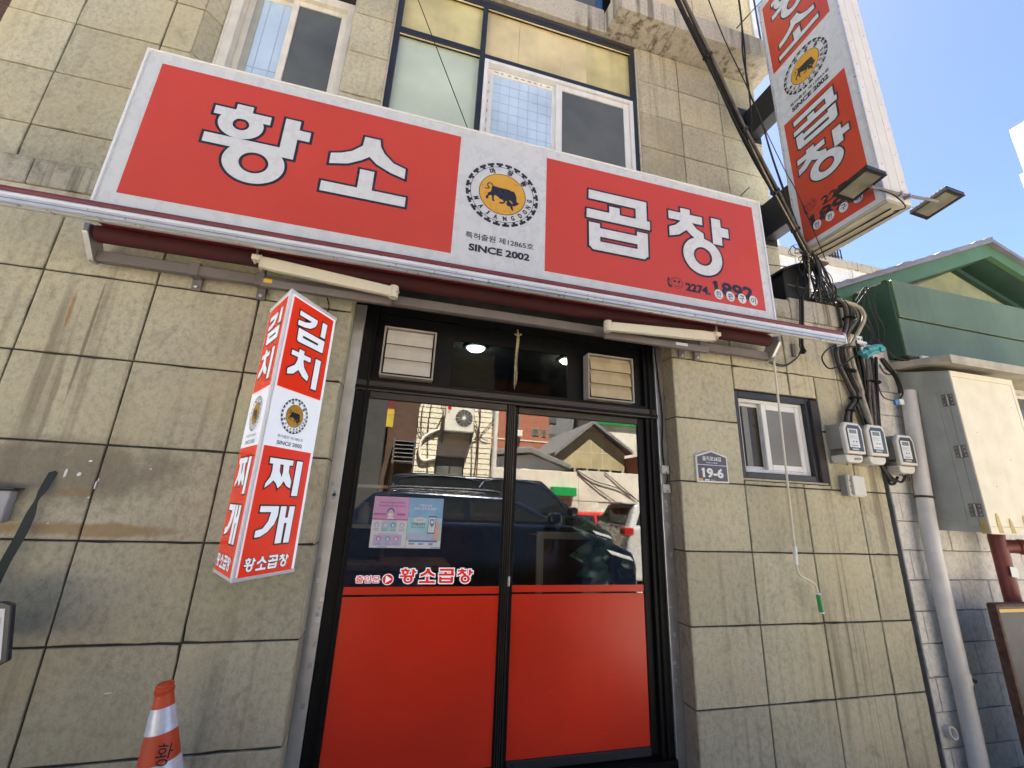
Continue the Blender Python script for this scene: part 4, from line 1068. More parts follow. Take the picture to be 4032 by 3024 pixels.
def fold_arm(xa, za, xb, zb):
    """upper arm from the wall shoulder to the elbow, lower arm folded back behind it"""
    s = 1 if xb > xa else -1
    d = Vector((xb - xa, 0, zb - za)).normalized()
    a = Vector((xa, -.225, za)); b = Vector((xb, -.225, zb)); upv = Vector((0, 0, 1))
    mb = MB(); i = 0
    for p, hh in ((a, .036), (a + d * .08, .041), (b - d * .04, .036), (b, .034)):
        mb.v += [tuple(p + Vector((0, -.022, -hh))), tuple(p + Vector((0, .022, -hh))), tuple(p + Vector((0, .022, hh))), tuple(p + Vector((0, -.022, hh)))]
    mb.f.append((0, 1, 2, 3)); mb.f.append((15, 14, 13, 12))
    for k in range(3):
        for q in range(4):
            mb.f.append((4 * k + q, 4 * k + (q + 1) % 4, 4 * k + 4 + (q + 1) % 4, 4 * k + 4 + q))
    arm = mb.build('folding_arm', 'arm_cream', aw, bevel=.009, seg=2)
    MB().box(min(xa, xa - s * .05), max(xa, xa - s * .05), -.262, -.205, za + .0, za + .035).build('arm_joint', 'arm_cream', arm, bevel=.006)
    MB().tube([(xa - s * .03, -.235, za - .02), (xa - s * .03, -.235, za + .095)], .008, 8).build('arm_pin', 'steel', arm)
    MB().lathe([(.030, -.042), (.032, -.02), (.032, .02), (.030, .042)], (xb + s * .012, -.225, zb), 14).build('elbow', 'arm_cream', arm, smooth=True)
    MB().tube([(xb + s * .03, -.25, zb - .006), (xb + s * .05, -.25, zb - .008)], .006, 6).build('elbow_pin', 'steel', arm)
    MB().box(min(xa, xb) - (.0 if s > 0 else 0), max(xa, xb), -.165, -.125, min(za, zb) - .065, min(za, zb) - .01).build('lower_arm', 'bar_grey', arm, bevel=.006)
fold_arm(-1.00, 3.050, -0.185, 2.985)
fold_arm(2.375, 3.025, 1.435, 2.975)
MB().box(-.985, -.935, -.1655, -.164, 2.945, 2.972).build('maker_label', 'yellow_line', aw); MB().box(2.06, 2.17, -.1655, -.164, 2.935, 2.96).build('maker_label', 'label_white', aw)
t = thing('awning_crank', 'thin cream crank rod with green handle hanging from the awning beside the small window', 'crank')
MB().tube([(3.075, -.125, 3.07), (3.092, -.13, 3.03), (3.085, -.12, 2.985), (3.078, -.12, 2.94)], .010, 7, 3).build('hook', 'steel', t)
MB().tube([(3.078, -.12, 2.95), (3.062, -.11, 2.2), (3.045, -.10, 1.40)], .0085, 8).build('rod', 'arm_cream', t, smooth=True)
MB().tube([(3.045, -.10, 1.405), (3.037, -.10, 1.275)], .0155, 10).build('sleeve', 'white_paint', t, smooth=True)
MB().tube([(3.037, -.10, 1.28), (3.040, -.10, 1.235), (3.065, -.10, 1.195), (3.13, -.10, 1.165), (3.18, -.10, 1.140), (3.204, -.10, 1.10), (3.209, -.10, 1.055)], .0085, 8, 4).build('bent_rod', 'arm_cream', t, smooth=True)
MB().tube([(3.209, -.10, 1.065), (3.214, -.10, .940)], .0175, 12).build('handle', 'green_handle', t, smooth=True)
MB().tube([(3.214, -.10, .942), (3.2145, -.10, .932)], .0185, 12).build('handle_cap', 'white_paint', t)
MB().tube([(3.2085, -.10, 1.072), (3.209, -.10, 1.062)], .0185, 12).build('handle_cap', 'white_paint', t)

# ================================================================ ON THE DOOR
FD = Frame((0, D + .0108, 0), (1, 0, 0), (0, 0, 1))
st = group_part('door_lettering', ld)
st.parent = bld
for j, k in enumerate(('hwang', 'so', 'gop', 'chang')):
    x0 = .074 + j * .1265
    syllable(k, FD, st, 'pillar_red', 'pillar_white', .0062, fit=(x0, x0 + .104, 1.107, 1.197), h=.0004)
text('출입문', FD, -.200, -.050, 1.110, 1.152, 'pillar_white', st, 'letter_outline', .0004, .02, .0038)
text('출입문', FD, -.200, -.050, 1.110, 1.152, 'pillar_red', st, 'letter', .0024, .018)
draw([('r', -.001, 1.130, .037, .034, 0, 0)], FD, 'pillar_white', st, 'arrow_disc', 0, .0004)
draw([('r', -.001, 1.130, .033, .030, 0, 0)], FD, 'pillar_red', st, 'arrow_disc', 0, .0008)
draw([('p', [(-.015, 1.108), (-.015, 1.154), (.022, 1.131)])], FD, 'pillar_white', st, 'arrow', 0, .0012)

FPo = Frame((0, D + .0115, 0), (1, 0, 0), (0, 0, 1))
def poster(name, label, x0, x1, z0, z1):
    t = thing(name, label, 'poster')
    MB().box(x0, x1, D + .0119, D + .0135, z0, z1).build('sheet', 'poster_paper', t)
    return t
def rect(a, b, c, d): return ('p', [(a, c), (b, c), (b, d), (a, d)])
t = poster('poster', 'pink and white health notice stuck inside the left door pane', -.145, .0865, 1.322, 1.650)
P = lambda prims, mat, n='print', h=.0003: draw(prims, FPo, mat, t, n, 0, h, step=.00004)
P([rect(-.1445, .086, 1.497, 1.6495)], 'poster_pink')
text('Novel coronavirus infection', FPo, -.104, .060, 1.606, 1.620, 'poster_dark', t, 'lettering', .0006, .01)
text('Prevention dos and don\'ts', FPo, -.112, .068, 1.584, 1.600, 'poster_dark', t, 'lettering', .0006, .01)
P([rect(-.140, -.060, 1.528, 1.542), rect(-.01 + .02, .068, 1.528, 1.544)], 'poster_rose', h=.0006)
P([('r', -.030, 1.552, .024, .026, 0, 0)], 'poster_dark', h=.0006)
P([('r', -.030, 1.540, .021, .020, 0, 0)], 'skin_print', h=.0009)
P([('r', -.030, 1.531, .018, .012, 0, 0)], 'poster_paper', h=.0012)
P([('r', -.030, 1.557, .012, .010, 0, 0)], 'poster_aqua', h=.0012)
P([('p', [(-.058, 1.500), (-.002, 1.500), (-.012, 1.518), (-.046, 1.518)])], 'poster_paper', h=.0006)
P([rect(-.1445, .086, 1.499, 1.506)], 'poster_rose', h=.0014)
P([rect(-.082, .018, 1.423, 1.488)], 'poster_aqua', h=.0004); P([rect(-.125, .058, 1.334, 1.405)], 'poster_lilac', h=.0004)
for k, (x, z, mt) in enumerate(((-.112, 1.467, 'poster_lilac'), (-.055, 1.467, 'poster_lilac'), (-.006, 1.467, 'poster_sky'), (.052, 1.467, 'poster_lilac'), (-.090, 1.380, 'poster_pink'), (-.032, 1.380, 'poster_sky'), (.022, 1.380, 'poster_pink'))):
    P([('r', x, z, .018, .018, 0, 0)], mt, 'icon', .0008); P([('r', x, z - .003, .008, .010, 0, 0)], 'poster_paper', 'icon', .0011)
    for q in range(3):
        wd = random.uniform(.012, .021)
        P([rect(x - wd, x + wd, z - .027 - q * .006, z - .0245 - q * .006)], 'grey_print', 'text_line', .0008)
P([rect(-.075, .015, 1.492, 1.495), rect(-.095, .03, 1.409, 1.412)], 'grey_print', 'text_line', .0006)
P([rect(-.092, -.032, 1.325, 1.331)], 'poster_sky', h=.0006)
t = poster('poster', 'blue and white notice with a phone held in a hand, right of the pink notice', .088, .320, 1.322, 1.650)
P([rect(.0885, .3195, 1.52, 1.6495)], 'poster_sky'); P([rect(.0885, .3195, 1.372, 1.52)], 'poster_aqua')
text('"사장님 손이', FPo, .155, .240, 1.592, 1.610, 'poster_paper', t, 'lettering', .0006, .02)
text('코로나 방역 첫 관문!"', FPo, .122, .277, 1.570, 1.588, 'poster_paper', t, 'lettering', .0006, .02)
P([('r', .168, 1.504, .040, .018, 0, 0)], 'poster_paper', h=.0006)
P([rect(.142, .194, 1.507, 1.510), rect(.144, .192, 1.498, 1.501)], 'grey_print', h=.0009)
text('전자출입명부', FPo, .113, .208, 1.468, 1.486, 'plate_navy', t, 'lettering', .0006, .012)
text('관리자 사용설명서', FPo, .113, .208, 1.450, 1.463, 'plate_navy', t, 'lettering', .0006)
P([('p', [(.262, 1.372), (.302, 1.372), (.312, 1.44), (.300, 1.48), (.288, 1.51), (.276, 1.46), (.27, 1.42)])], 'skin_print', 'hand', .0005)
P([('p', [(.2225, 1.418), (.274, 1.418), (.280, 1.532), (.2285, 1.532)])], 'plate_navy', 'phone', .0008); P([('p', [(.226, 1.424), (.271, 1.424), (.276, 1.524), (.231, 1.524)])], 'poster_paper', 'phone', .0011)
P([('p', [(.238, 1.512), (.266, 1.512), (.268, 1.48), (.253, 1.458), (.236, 1.48)])], 'poster_blue', 'shield', .0014); P([rect(.243, .262, 1.482, 1.503)], 'poster_paper', 'shield', .0017)
for k in range(8):
    x = .092 + k * .022; P([rect(x, x + .018, 1.374, 1.392 + random.uniform(0, .03))], 'poster_lilac', 'skyline', .0005)
P([rect(.105, .297, 1.362, 1.374)], 'poster_blue', h=.0008)
P([rect(.108, .145, 1.345, 1.356), rect(.24, .268, 1.342, 1.358)], 'grey_print', h=.0006); P([rect(.17, .205, 1.344, 1.357), rect(.255, .316, 1.324, 1.333)], 'poster_sky', h=.0006)
t = thing('dried_strand', 'bundle of dried fibres hanging from the middle of the transom', 'decoration')
for k in range(7):
    x = .80 + random.uniform(-.012, .012)
    MB().tube([(.80, D - .02, 3.0), (x + .004, D - .03, 2.92 - .01 * k), (x - .006, D - .03 + random.uniform(-.01, .01), 2.74), (x + random.uniform(-.012, .012), D - .03, 2.60), (x + random.uniform(-.01, .0), D - .03, 2.47 + random.uniform(0, .1))], .0045, 5, 4, r2=.002).build('fibre', 'straw', t)
MB().tube([(.775, D - .03, 2.955), (.80, D - .035, 2.945), (.83, D - .03, 2.958)], .007, 5, 3).build('knot', 'straw', t)

for z, lab in ((1.955, 'upper small cream switch box on the steel strip right of the door'), (1.805, 'lower small cream switch box on the steel strip right of the door')):
    t = thing('switch_box', lab, 'switch', 'switch boxes right of the door')
    MB().box(2.050, 2.118, D - .04, D - .006, z - .034, z + .034).build('case', 'meter_cream', t, bevel=.006)
    MB().box(2.068, 2.100, D - .043, D - .0405, z - .010, z + .018).build('rocker', 'plate_white', t, bevel=.001, seg=1)
    MB().lathe([(.005, 0), (.005, .002)], (2.085, D - .0405, z - .022), 8, axis=(0, -1, 0)).build('screw', 'ink', t)
tag(MB().tube([(2.06, D - .012, 3.02), (2.075, D - .016, 2.75), (2.095, D - .016, 2.4), (2.078, D - .016, 2.15), (2.085, D - .016, 1.99)], .006, 6, 5).build('switch_cable', 'cable', None, smooth=True), 'black cable running down the steel strip to the switch boxes', 'cable')
tag(MB().tube([(2.10, D - .016, 1.925), (2.108, D - .02, 1.89), (2.094, D - .016, 1.84)], .004, 6, 4).build('switch_cable', 'cable', None, smooth=True), 'short black lead joining the two switch boxes', 'cable')
sc = group_part('sticker_scraps', bld)
random.seed(3)
for k in range(26):                                # remains of stickers on the steel strips
    left = k % 2 == 0
    x = random.uniform(-.445, -.395) if left else random.uniform(2.06, 2.10)
    z = random.uniform(.35, 1.75)
    MB().box(x, x + random.uniform(.012, .028), D - .0068, D - .0056 - k * .00003, z, z + random.uniform(.012, .04)).build('sticker', random.choice(('label_white', 'old_white', 'grey_box', 'poster_sky' if left else 'label_white')), sc)

# ================================================================ WALL FITTINGS ON THE RIGHT
t = thing('address_plate', 'dark blue pentagonal house number plate reading 19-6 left of the small window', 'plate')
def pent(i): return [(2.275 + i, 1.862 + i), (2.573 - i, 1.866 + i), (2.573 - i, 2.078 - i * .8), (2.424, 2.118 - i), (2.275 + i, 2.072 - i * .8)]
MB().prism(pent(0), 'y', -.016, -.002).build('rim', 'plate_white', t, bevel=.004)
FA = Frame((0, -.0165, 0), (1, 0, 0), (0, 0, 1))
draw([('p', pent(.012))], FA, 'plate_navy', t, 'field', 0, .0006)
text('을지로38길', FA, 2.336, 2.512, 2.034, 2.070, 'plate_white', t, 'lettering', .001, .014)
text('Eulji-ro 38-gil', FA, 2.372, 2.476, 2.012, 2.026, 'plate_white', t, 'lettering', .001)
draw([rect(2.287, 2.561, 1.999, 2.003)], FA, 'plate_white', t, 'line', 0, .001)
text('19-6', FA, 2.330, 2.520, 1.903, 1.975, 'plate_white', t, 'lettering', .001, .018, .0025)
draw([('p', [(2.318, 1.964), (2.318, 1.955), (2.331, 1.958), (2.331, 1.975)])], FA, 'plate_white', t, 'lettering', 0, .0026)
draw([rect(2.288, 2.326, 1.876, 1.893)], FA, 'orange_print', t, 'mark', 0, .001); draw([rect(2.345, 2.385, 1.878, 1.888)], FA, 'plate_white', t, 'mark', 0, .001)
text('04561', FA, 2.398, 2.440, 1.878, 1.887, 'plate_white', t, 'lettering', .001)

def meter(x, z, yb, label, tone, flag):
    t = thing('electricity_meter', label, 'meter', 'electricity meters by the cables')
    w, d = .106, .165
    MB().box(x - w + .012, x + w - .012, yb - .012, yb - .002, z - .18, z + .17).build('back_plate', 'meter_grey', t, bevel=.006)
    MB().prism([(x - w + .008, z - .06), (x + w - .008, z - .06), (x + w - .008, z + .13), (x + w - .03, z + .165), (x - w + .03, z + .165), (x - w + .008, z + .13)], 'y', yb - d + .025, yb - .012).build('case', tone, t, bevel=.012)
    MB().prism([(x - w, z - .105), (x + w, z - .105), (x + w + .002, z + .12), (x + w - .03, z + .170), (x - w + .03, z + .170), (x - w - .002, z + .12)], 'y', yb - d - .012, yb - d + .03).build('front_bezel', 'meter_cream', t, bevel=.014, seg=3)
    FM = Frame((x, yb - d - .0125, z), (1, 0, 0), (0, 0, 1))
    draw([('p', [(-.082, -.082), (.082, -.082), (.084, .11), (.06, .145), (-.06, .145), (-.084, .11)])], FM, 'meter_dark', t, 'window', 0, .0010)
    draw([('p', [(-.066, -.05), (.044, -.05), (.044, .112), (-.066, .112)])], FM, 'label_white', t, 'dial_plate', 0, .0016)
    draw([rect(-.052, .030, .070, .104)], FM, 'lcd', t, 'display', 0, .0022)
    draw([rect(-.055, .03, .048, .052), rect(-.055, .01, .038, .042), rect(-.055, .032, .028, .031), rect(-.05, .02, -.04, -.03)], FM, 'grey_print', t, 'print', 0, .0022)
    draw([('r', -.02, .0, .007, .007, 0, 0), ('r', .012, .0, .007, .007, 0, 0)], FM, 'ink', t, 'button', 0, .0022)
    draw([rect(-.045, .025, -.074, -.058)], FM, 'grey_box', t, 'label', 0, .0016)
    MB().prism([(x - w + .004, z - .11), (x + w - .012, z - .11), (x + w - .018, z - .155), (x + w - .05, z - .178), (x - w + .035, z - .178), (x - w + .008, z - .155)], 'y', yb - d + .012, yb - .014).build('terminal_cover', 'meter_cream', t, bevel=.012, seg=3)
    if flag:
        draw([('p', [(-.02, -.158), (.062, -.150), (.072, -.138), (.04, -.131), (-.015, -.137)])], Frame((x, yb - d + .0115, z), (1, 0, 0), (0, 0, 1)), 'hinge', t, 'torn_label', 0, .001)
    MB().lathe([(.006, 0), (.006, .02)], (x - .02, yb - .09, z - .198), 8).build('cable_gland', 'teal_tape', t)
meter(3.765, 2.272, 0.0, 'electricity meter nearest the small window, with a torn label on its lower cover', 'meter_grey', True)
meter(4.028, 2.272, 0.0, 'middle one of the three electricity meters', 'meter_grey', False)
meter(4.435, 2.222, 0.05, 'electricity meter furthest right, in front of the grey downpipe', 'meter_grey', False)
t = thing('junction_box', 'small cream junction box below the left electricity meter', 'junction box')
MB().box(3.733, 3.880, -.060, -.002, 1.820, 1.992).build('case', 'meter_grey', t, bevel=.005)
MB().box(3.728, 3.889, -.086, -.0605, 1.815, 1.997).build('lid', 'meter_cream', t, bevel=.006); MB().box(3.752, 3.884, -.108, -.0865, 1.824, 1.988).build('lid_front', 'meter_cream', t, bevel=.006)
for z in (1.85, 1.90, 1.95):
    MB().lathe([(.005, 0), (.005, .004)], (3.740, -.0865, z), 8, axis=(0, -1, 0)).build('screw', 'hinge', t)

# ---- cables
def cable(parent, path, r=.008, mat='cable', name='cable', sub=5):
    return MB().tube(path, r, 7, sub).build(name, mat, parent, smooth=True)
def sh(path, dx=0, dy=0, dz=0): return [(a + dx, b + dy, c + dz) for a, b, c in path]
c1 = [(3.95, -0.12, 3.70), (4.03, -0.13, 3.64), (4.04, -0.12, 3.5), (4.01, -0.10, 3.37), (3.94, -0.05, 3.21), (3.94, -0.04, 3.07), (3.98, -0.04, 2.94), (4.03, -0.04, 2.81), (4.05, -0.04, 2.77), (4.04, -0.04, 2.69), (3.96, -0.05, 2.62), (3.9, -0.06, 2.54), (3.87, -0.06, 2.44)]
c2 = [(4.0, -0.12, 3.70), (4.06, -0.13, 3.6), (4.05, -0.12, 3.45), (4.01, -0.08, 3.32), (3.96, -0.05, 3.18), (3.98, -0.04, 3.06), (4.02, -0.04, 2.96), (4.06, -0.04, 2.83), (4.07, -0.04, 2.78), (4.06, -0.04, 2.69), (3.97, -0.05, 2.61), (3.92, -0.06, 2.54), (3.9, -0.06, 2.44)]
c3 = [(3.99, -0.12, 3.68), (4.13, -0.13, 3.66), (4.23, -0.13, 3.62), (4.26, -0.12, 3.54), (4.2, -0.10, 3.42), (4.12, -0.08, 3.3), (4.07, -0.06, 3.2), (4.1, -0.05, 3.06), (4.12, -0.05, 2.93), (4.14, -0.05, 2.79), (4.13, -0.05, 2.75), (4.14, -0.06, 2.61), (4.16, -0.06, 2.44)]
c4 = [(4.03, -0.1, 3.69), (4.15, -0.11, 3.64), (4.2, -0.10, 3.55), (4.13, -0.08, 3.44), (4.04, -0.06, 3.31), (4.02, -0.05, 3.18), (4.04, -0.04, 3.06), (4.08, -0.04, 2.92), (4.12, -0.04, 2.79), (4.09, -0.04, 2.74), (4.11, -0.05, 2.6), (4.14, -0.06, 2.44)]
t = thing('service_cables', 'thick bundle of black and grey cables running down the wall corner to the meters', 'cables')
cable(t, c1, .013, 'cable_grey'); cable(t, sh(c1, -.02, .01), .010); cable(t, c2, .012); cable(t, sh(c2, .02, .012), .010, 'cable_grey'); cable(t, sh(c2, .005, -.012), .008)
cable(t, c3, .019, 'hose_beige'); cable(t, c4, .016, 'cable_grey'); cable(t, sh(c4, .03, .015), .012); cable(t, sh(c4, -.03, .02), .010); cable(t, sh(c1, .03, .02), .012)
for k, (p, r) in enumerate((([(4.28, -0.05, 3.14), (4.26, -0.05, 2.94), (4.21, -0.05, 2.7), (4.17, -0.06, 2.44)], .014), ([(4.35, -0.05, 3.15), (4.3, -0.05, 2.89), (4.25, -0.06, 2.62), (4.22, -0.06, 2.43)], .018), ([(4.41, -0.05, 3.17), (4.35, -0.05, 2.9), (4.28, -0.06, 2.62), (4.25, -0.06, 2.43)], .014),
                            ([(4.31, -0.05, 3.14), (4.29, -0.05, 2.94), (4.25, -0.06, 2.7), (4.2, -0.06, 2.44)], .014), ([(4.22, -.04, 3.2), (4.24, -.03, 3.0), (4.21, -.02, 2.75), (4.18, -.03, 2.44)], .016), ([(4.18, -.03, 3.25), (4.20, -.02, 3.0), (4.19, -.01, 2.7), (4.15, -.02, 2.44)], .014),
                            ([(4.38, -.03, 3.2), (4.33, -.02, 2.95), (4.29, -.02, 2.7), (4.27, -.02, 2.2)], .016), ([(4.40, -.02, 3.2), (4.37, -.01, 2.95), (4.33, -.0, 2.7), (4.31, -.0, 2.05), (4.36, -.0, 1.95), (4.44, .0, 2.02)], .012),
                            ([(4.46, -0.08, 3.16), (4.53, -0.08, 3.07), (4.58, -0.09, 2.98), (4.6, -0.09, 2.88), (4.58, -0.1, 2.8), (4.51, -0.1, 2.74)], .007), ([(4.42, -0.06, 3.09), (4.5, -0.04, 3.02), (4.6, -0.03, 3.02)], .008), ([(4.43, -0.08, 3.15), (4.51, -0.07, 3.07), (4.58, -0.07, 3.01), (4.61, -0.07, 2.9), (4.62, -0.06, 2.83)], .013), ([(4.44, -0.07, 3.15), (4.53, -0.05, 3.07), (4.60, -0.05, 3.01), (4.63, -0.05, 2.9), (4.64, -0.04, 2.83)], .013),
                            ([(4.35, -0.06, 2.9), (4.34, -0.07, 2.81), (4.38, -0.07, 2.75), (4.47, -0.08, 2.73)], .006), ([(4.12, -.06, 2.2), (4.20, -.06, 2.06), (4.28, -.05, 1.98), (4.36, -.04, 1.98)], .014), ([(4.14, -.05, 2.2), (4.24, -.04, 2.08), (4.32, -.04, 2.0), (4.40, -.05, 1.97), (4.45, -.06, 2.03)], .010), ([(4.42, -.05, 2.05), (4.45, -.06, 1.98), (4.49, -.06, 1.97), (4.50, -.06, 2.05)], .007))):
    cable(t, p, r, 'cable' if k % 3 else 'cable_grey')
for p_, r_ in (((4.045, -.045, 2.72), .05), ((3.93, -.06, 2.585), .04), ((4.05, -.125, 3.5), .055), ((4.30, -.05, 2.9), .065), ((4.02, -.05, 2.98), .06)):
    MB().lathe([(r_ * .8, -.006), (r_, -.004), (r_, .004), (r_ * .8, .006)], p_, 14, axis=(.15, 0, 1)).build('cable_tie', 'cable', t)
t = thing('hanging_leads', 'black leads hanging over the dark green end of the neighbour\'s fascia', 'cables')
for p in ([(4.25, -0.18, 3.84), (4.26, -0.15, 3.72), (4.26, -0.12, 3.61)], [(4.20, -.12, 3.72), (4.28, -0.18, 3.86), (4.3, -0.16, 3.72), (4.36, -0.14, 3.6), (4.41, -0.12, 3.45), (4.39, -0.1, 3.24)], [(4.24, -.1, 3.7), (4.36, -0.18, 3.87), (4.39, -0.16, 3.73), (4.39, -0.15, 3.58), (4.47, -0.13, 3.5), (4.48, -0.12, 3.4), (4.45, -0.1, 3.28)],
          [(4.17, -0.12, 3.67), (4.26, -0.12, 3.62), (4.33, -0.11, 3.54), (4.37, -0.1, 3.4), (4.39, -0.1, 3.24)], [(4.27, -0.1, 3.52), (4.33, -0.1, 3.44), (4.34, -0.1, 3.36), (4.3, -0.1, 3.3), (4.22, -0.1, 3.25)], [(4.34, -0.14, 3.31), (4.41, -0.14, 3.25), (4.49, -0.14, 3.17), (4.59, -0.14, 3.145), (4.72, -0.14, 3.15), (4.91, -0.14, 3.19)]):
    cable(t, p, .0065)
loop = [(4.27, -0.09, 3.26), (4.05, -0.09, 3.22), (3.84, -0.09, 3.19), (3.74, -0.09, 3.14), (3.67, -0.09, 3.06), (3.69, -0.09, 2.99), (3.74, -0.09, 2.96), (3.84, -0.09, 2.99), (3.95, -0.09, 3.04), (4.05, -0.09, 3.11), (4.16, -0.09, 3.16)]
tag(cable(None, loop, .007, name='cable_loop', sub=6), 'loose black cable loop standing off the wall right of the awning end', 'cable')
t = thing('cable_splice', 'teal-taped cable splice at the wall corner below the green fascia', 'cable splice')
for k, (x, z, a, L) in enumerate(((4.16, 3.165, .35, .09), (4.24, 3.21, .30, .10), (4.33, 3.235, .28, .10), (4.27, 3.175, .32, .11), (4.20, 3.14, .4, .07), (4.37, 3.22, .2, .06))):
    d = Vector((math.cos(a), 0, math.sin(a)))
    p = Vector((x, -.12 - .008 * (k % 2), z))
    MB().tube([tuple(p - d * L * .55), tuple(p - d * L * .1 + Vector((0, 0, .006))), tuple(p + d * L * .55)], .024 + .004 * (k % 3), 7).build('tape_wrap', 'teal_tape', t)
MB().box(4.13, 4.20, -.105, -.098, 3.26, 3.34).build('bracket_plate', 'label_white', t); MB().box(4.20, 4.25, -.105, -.098, 3.22, 3.29).build('bracket_plate', 'label_white', t)
for x in (4.15, 4.185): MB().lathe([(.009, 0), (.009, .003)], (x, -.106, 3.305), 8, axis=(0, -1, 0)).build('hole', 'ink', t)
t = thing('cable_drop', 'bunch of thin black cables hanging from the ledge behind the awning bar', 'cables')
s1 = [(3.53, -0.10, 3.655), (3.50, -0.1, 3.46), (3.48, -0.09, 3.32), (3.49, -0.06, 3.21), (3.5, -0.05, 3.15), (3.52, -0.05, 3.12), (3.49, -0.05, 3.09)]
for dx, dy in ((0, 0), (.012, .008), (-.010, .008), (.004, -.01), (.022, .0)): cable(t, sh(s1, dx, dy), .006)
s2 = [(3.51, -0.03, 3.14), (3.46, -0.03, 3.06), (3.37, -0.03, 2.99), (3.27, -0.04, 2.94), (3.17, -0.04, 2.94), (3.08, -0.04, 2.965)]
cable(t, s2, .0055); cable(t, sh(s2, .008, -.004, .012), .0055)
tag(MB().box(3.425, 3.455, -.02, -.004, 3.06, 3.19).build('cable_clamp_plate', 'bar_grey', None, bevel=.003), 'small grey plate on the wall behind the hanging cables', 'plate')
t = thing('cable_tag', 'blue and white tag on a cable loop above the right meter', 'tag')
MB().box(4.45, 4.50, -.11, -.09, 2.685, 2.735).build('tag_back', 'poster_blue', t); MB().box(4.49, 4.545, -.12, -.10, 2.69, 2.74).build('tag_front', 'label_white', t)

# ---- overhead bundle and its tangle
t = thing('overhead_cable_bundle', 'thick black overhead cable bundle slanting down across the upper wall to the projecting sign', 'cables')
P0, P1 = Vector((1.40, -1.106, 5.845)), Vector((3.68, -.12, 4.17))
def on_line(tt, off=(0, 0, 0), sag=.11):
    p = P0.lerp(P1, tt) + Vector((0, 0, -sag * math.sin(math.pi * tt))); return tuple(p + Vector(off))
random.seed(11)
for k, (r, m) in enumerate(((.021, 'cable'), (.019, 'cable'), (.016, 'cable'), (.011, 'cable_grey'), (.010, 'cable'), (.012, 'cable'), (.006, 'hose_beige'), (.008, 'cable'))):
    o = (random.uniform(-.032, .032), random.uniform(-.02, .02), random.uniform(-.032, .032))
    cable(t, [on_line(q / 8, (o[0] * (1 + .4 * math.sin(q * 2 + k)), o[1], o[2] * (1 + .4 * math.cos(q + k)))) for q in range(9)], r, m)
for q in (.30, .52, .74, .9):
    a, b = Vector(on_line(q - .004)), Vector(on_line(q + .004))
    MB().tube([tuple(a), tuple(b)], .042, 9).build('cable_tie', 'cable', t)
W = {'thin black wire running down beside the thick cable bundle': ([(1.94, -0.64, 6.33), (2.29, -0.45, 6.06), (2.73, -0.3, 5.62), (3.0, -.26, 5.1)], .004),
     'black wire in front of the tan bay, left of the paired wires': ([(2.30, -0.64, 6.45), (2.61, -0.5, 6.09), (2.93, -0.4, 5.67), (3.16, -0.3, 5.37), (3.37, -0.2, 5.0), (3.62, -.14, 4.3)], .0055),
     'left one of two close black wires hanging before the bay': ([(2.85, -0.52, 6.95), (2.87, -0.49, 6.45), (2.89, -0.43, 6.08), (2.97, -0.37, 5.72), (3.0, -0.3, 5.2)], .008),
     'right one of two close black wires hanging before the bay': ([(2.87, -0.5, 6.97), (2.89, -0.47, 6.45), (2.91, -0.44, 6.13), (2.95, -0.38, 5.75), (3.14, -0.31, 5.43), (3.27, -0.25, 5.1), (3.55, -.15, 4.4)], .008),
     'thin wire crossing the lower corner of the projecting sign': ([(3.10, -.32, 5.5), (3.18, -0.3, 5.36), (3.37, -0.28, 4.93), (3.51, -0.25, 4.74), (3.69, -0.23, 4.24), (3.79, -0.2, 4.05)], .004),
     'thin black wire stretched across the wide upper window': ([(-.45, .10, 6.56), (-0.13, 0.1, 5.79), (0.27, 0.1, 4.83), (.40, .05, 4.45)], .0045)}
for lab, (p, r) in W.items():
    tag(cable(None, p, r, name='overhead_wire'), lab, 'wire')
t = thing('wire_tangle', 'messy tangle of black wires on the ledge under the projecting sign', 'wires')
random.seed(21)
for k in range(34):
    a = Vector((3.68 + random.uniform(-.04, .08), -.12 + random.uniform(-.03, .05), 4.16 + random.uniform(-.04, .03)))
    if k < 12:
        e = Vector((random.uniform(3.55, 4.15), random.uniform(-.08, .12), 3.68))
    elif k < 24:
        e = Vector((random.uniform(3.9, 4.15), random.uniform(-.12, .05), random.uniform(3.66, 3.75)))
    else:
        a = Vector((random.uniform(3.75, 3.95), random.uniform(-.1, .1), random.uniform(3.70, 3.8))); e = Vector((random.uniform(3.95, 4.2), random.uniform(-.13, .0), random.uniform(3.66, 3.74)))
    m1 = a.lerp(e, .33) + Vector((random.uniform(-.14, .16), random.uniform(-.06, .06), random.uniform(-.06, .12)))
    m2 = a.lerp(e, .68) + Vector((random.uniform(-.12, .14), random.uniform(-.06, .06), random.uniform(-.08, .08)))
    cable(t, [tuple(a), tuple(m1), tuple(m2), tuple(e)], random.choice((.004, .005, .006, .009)), random.choice(('cable', 'cable', 'cable', 'cable_grey')), 'wire')
for k in range(10):                                  # stray curls around the joint
    c = Vector((3.62 + random.uniform(-.16, .12), -.12, 4.12 + random.uniform(-.08, .06))); r0 = random.uniform(.03, .09); ph = random.uniform(0, 6)
    cable(t, [tuple(c + Vector((r0 * math.cos(ph + q), random.uniform(-.02, .02), r0 * .7 * math.sin(ph + q)))) for q in (0, .8, 1.6, 2.4, 3.3, 4.2)], .0028, random.choice(('cable', 'cable_grey')), 'wire')
cable(t, [(3.69, -.12, 4.15), (3.675, -.11, 3.95), (3.64, -.1, 3.67)], .006, 'hose_beige', 'wire')
t = thing('black_box', 'black plastic cable box standing on the ledge below the projecting sign', 'box')
MB().prism([(3.50, 3.66), (3.84, 3.66), (3.82, 4.06), (3.70, 4.10), (3.50, 4.00)], 'y', .02, .30).build('case', 'black_plastic', t, bevel=.012)
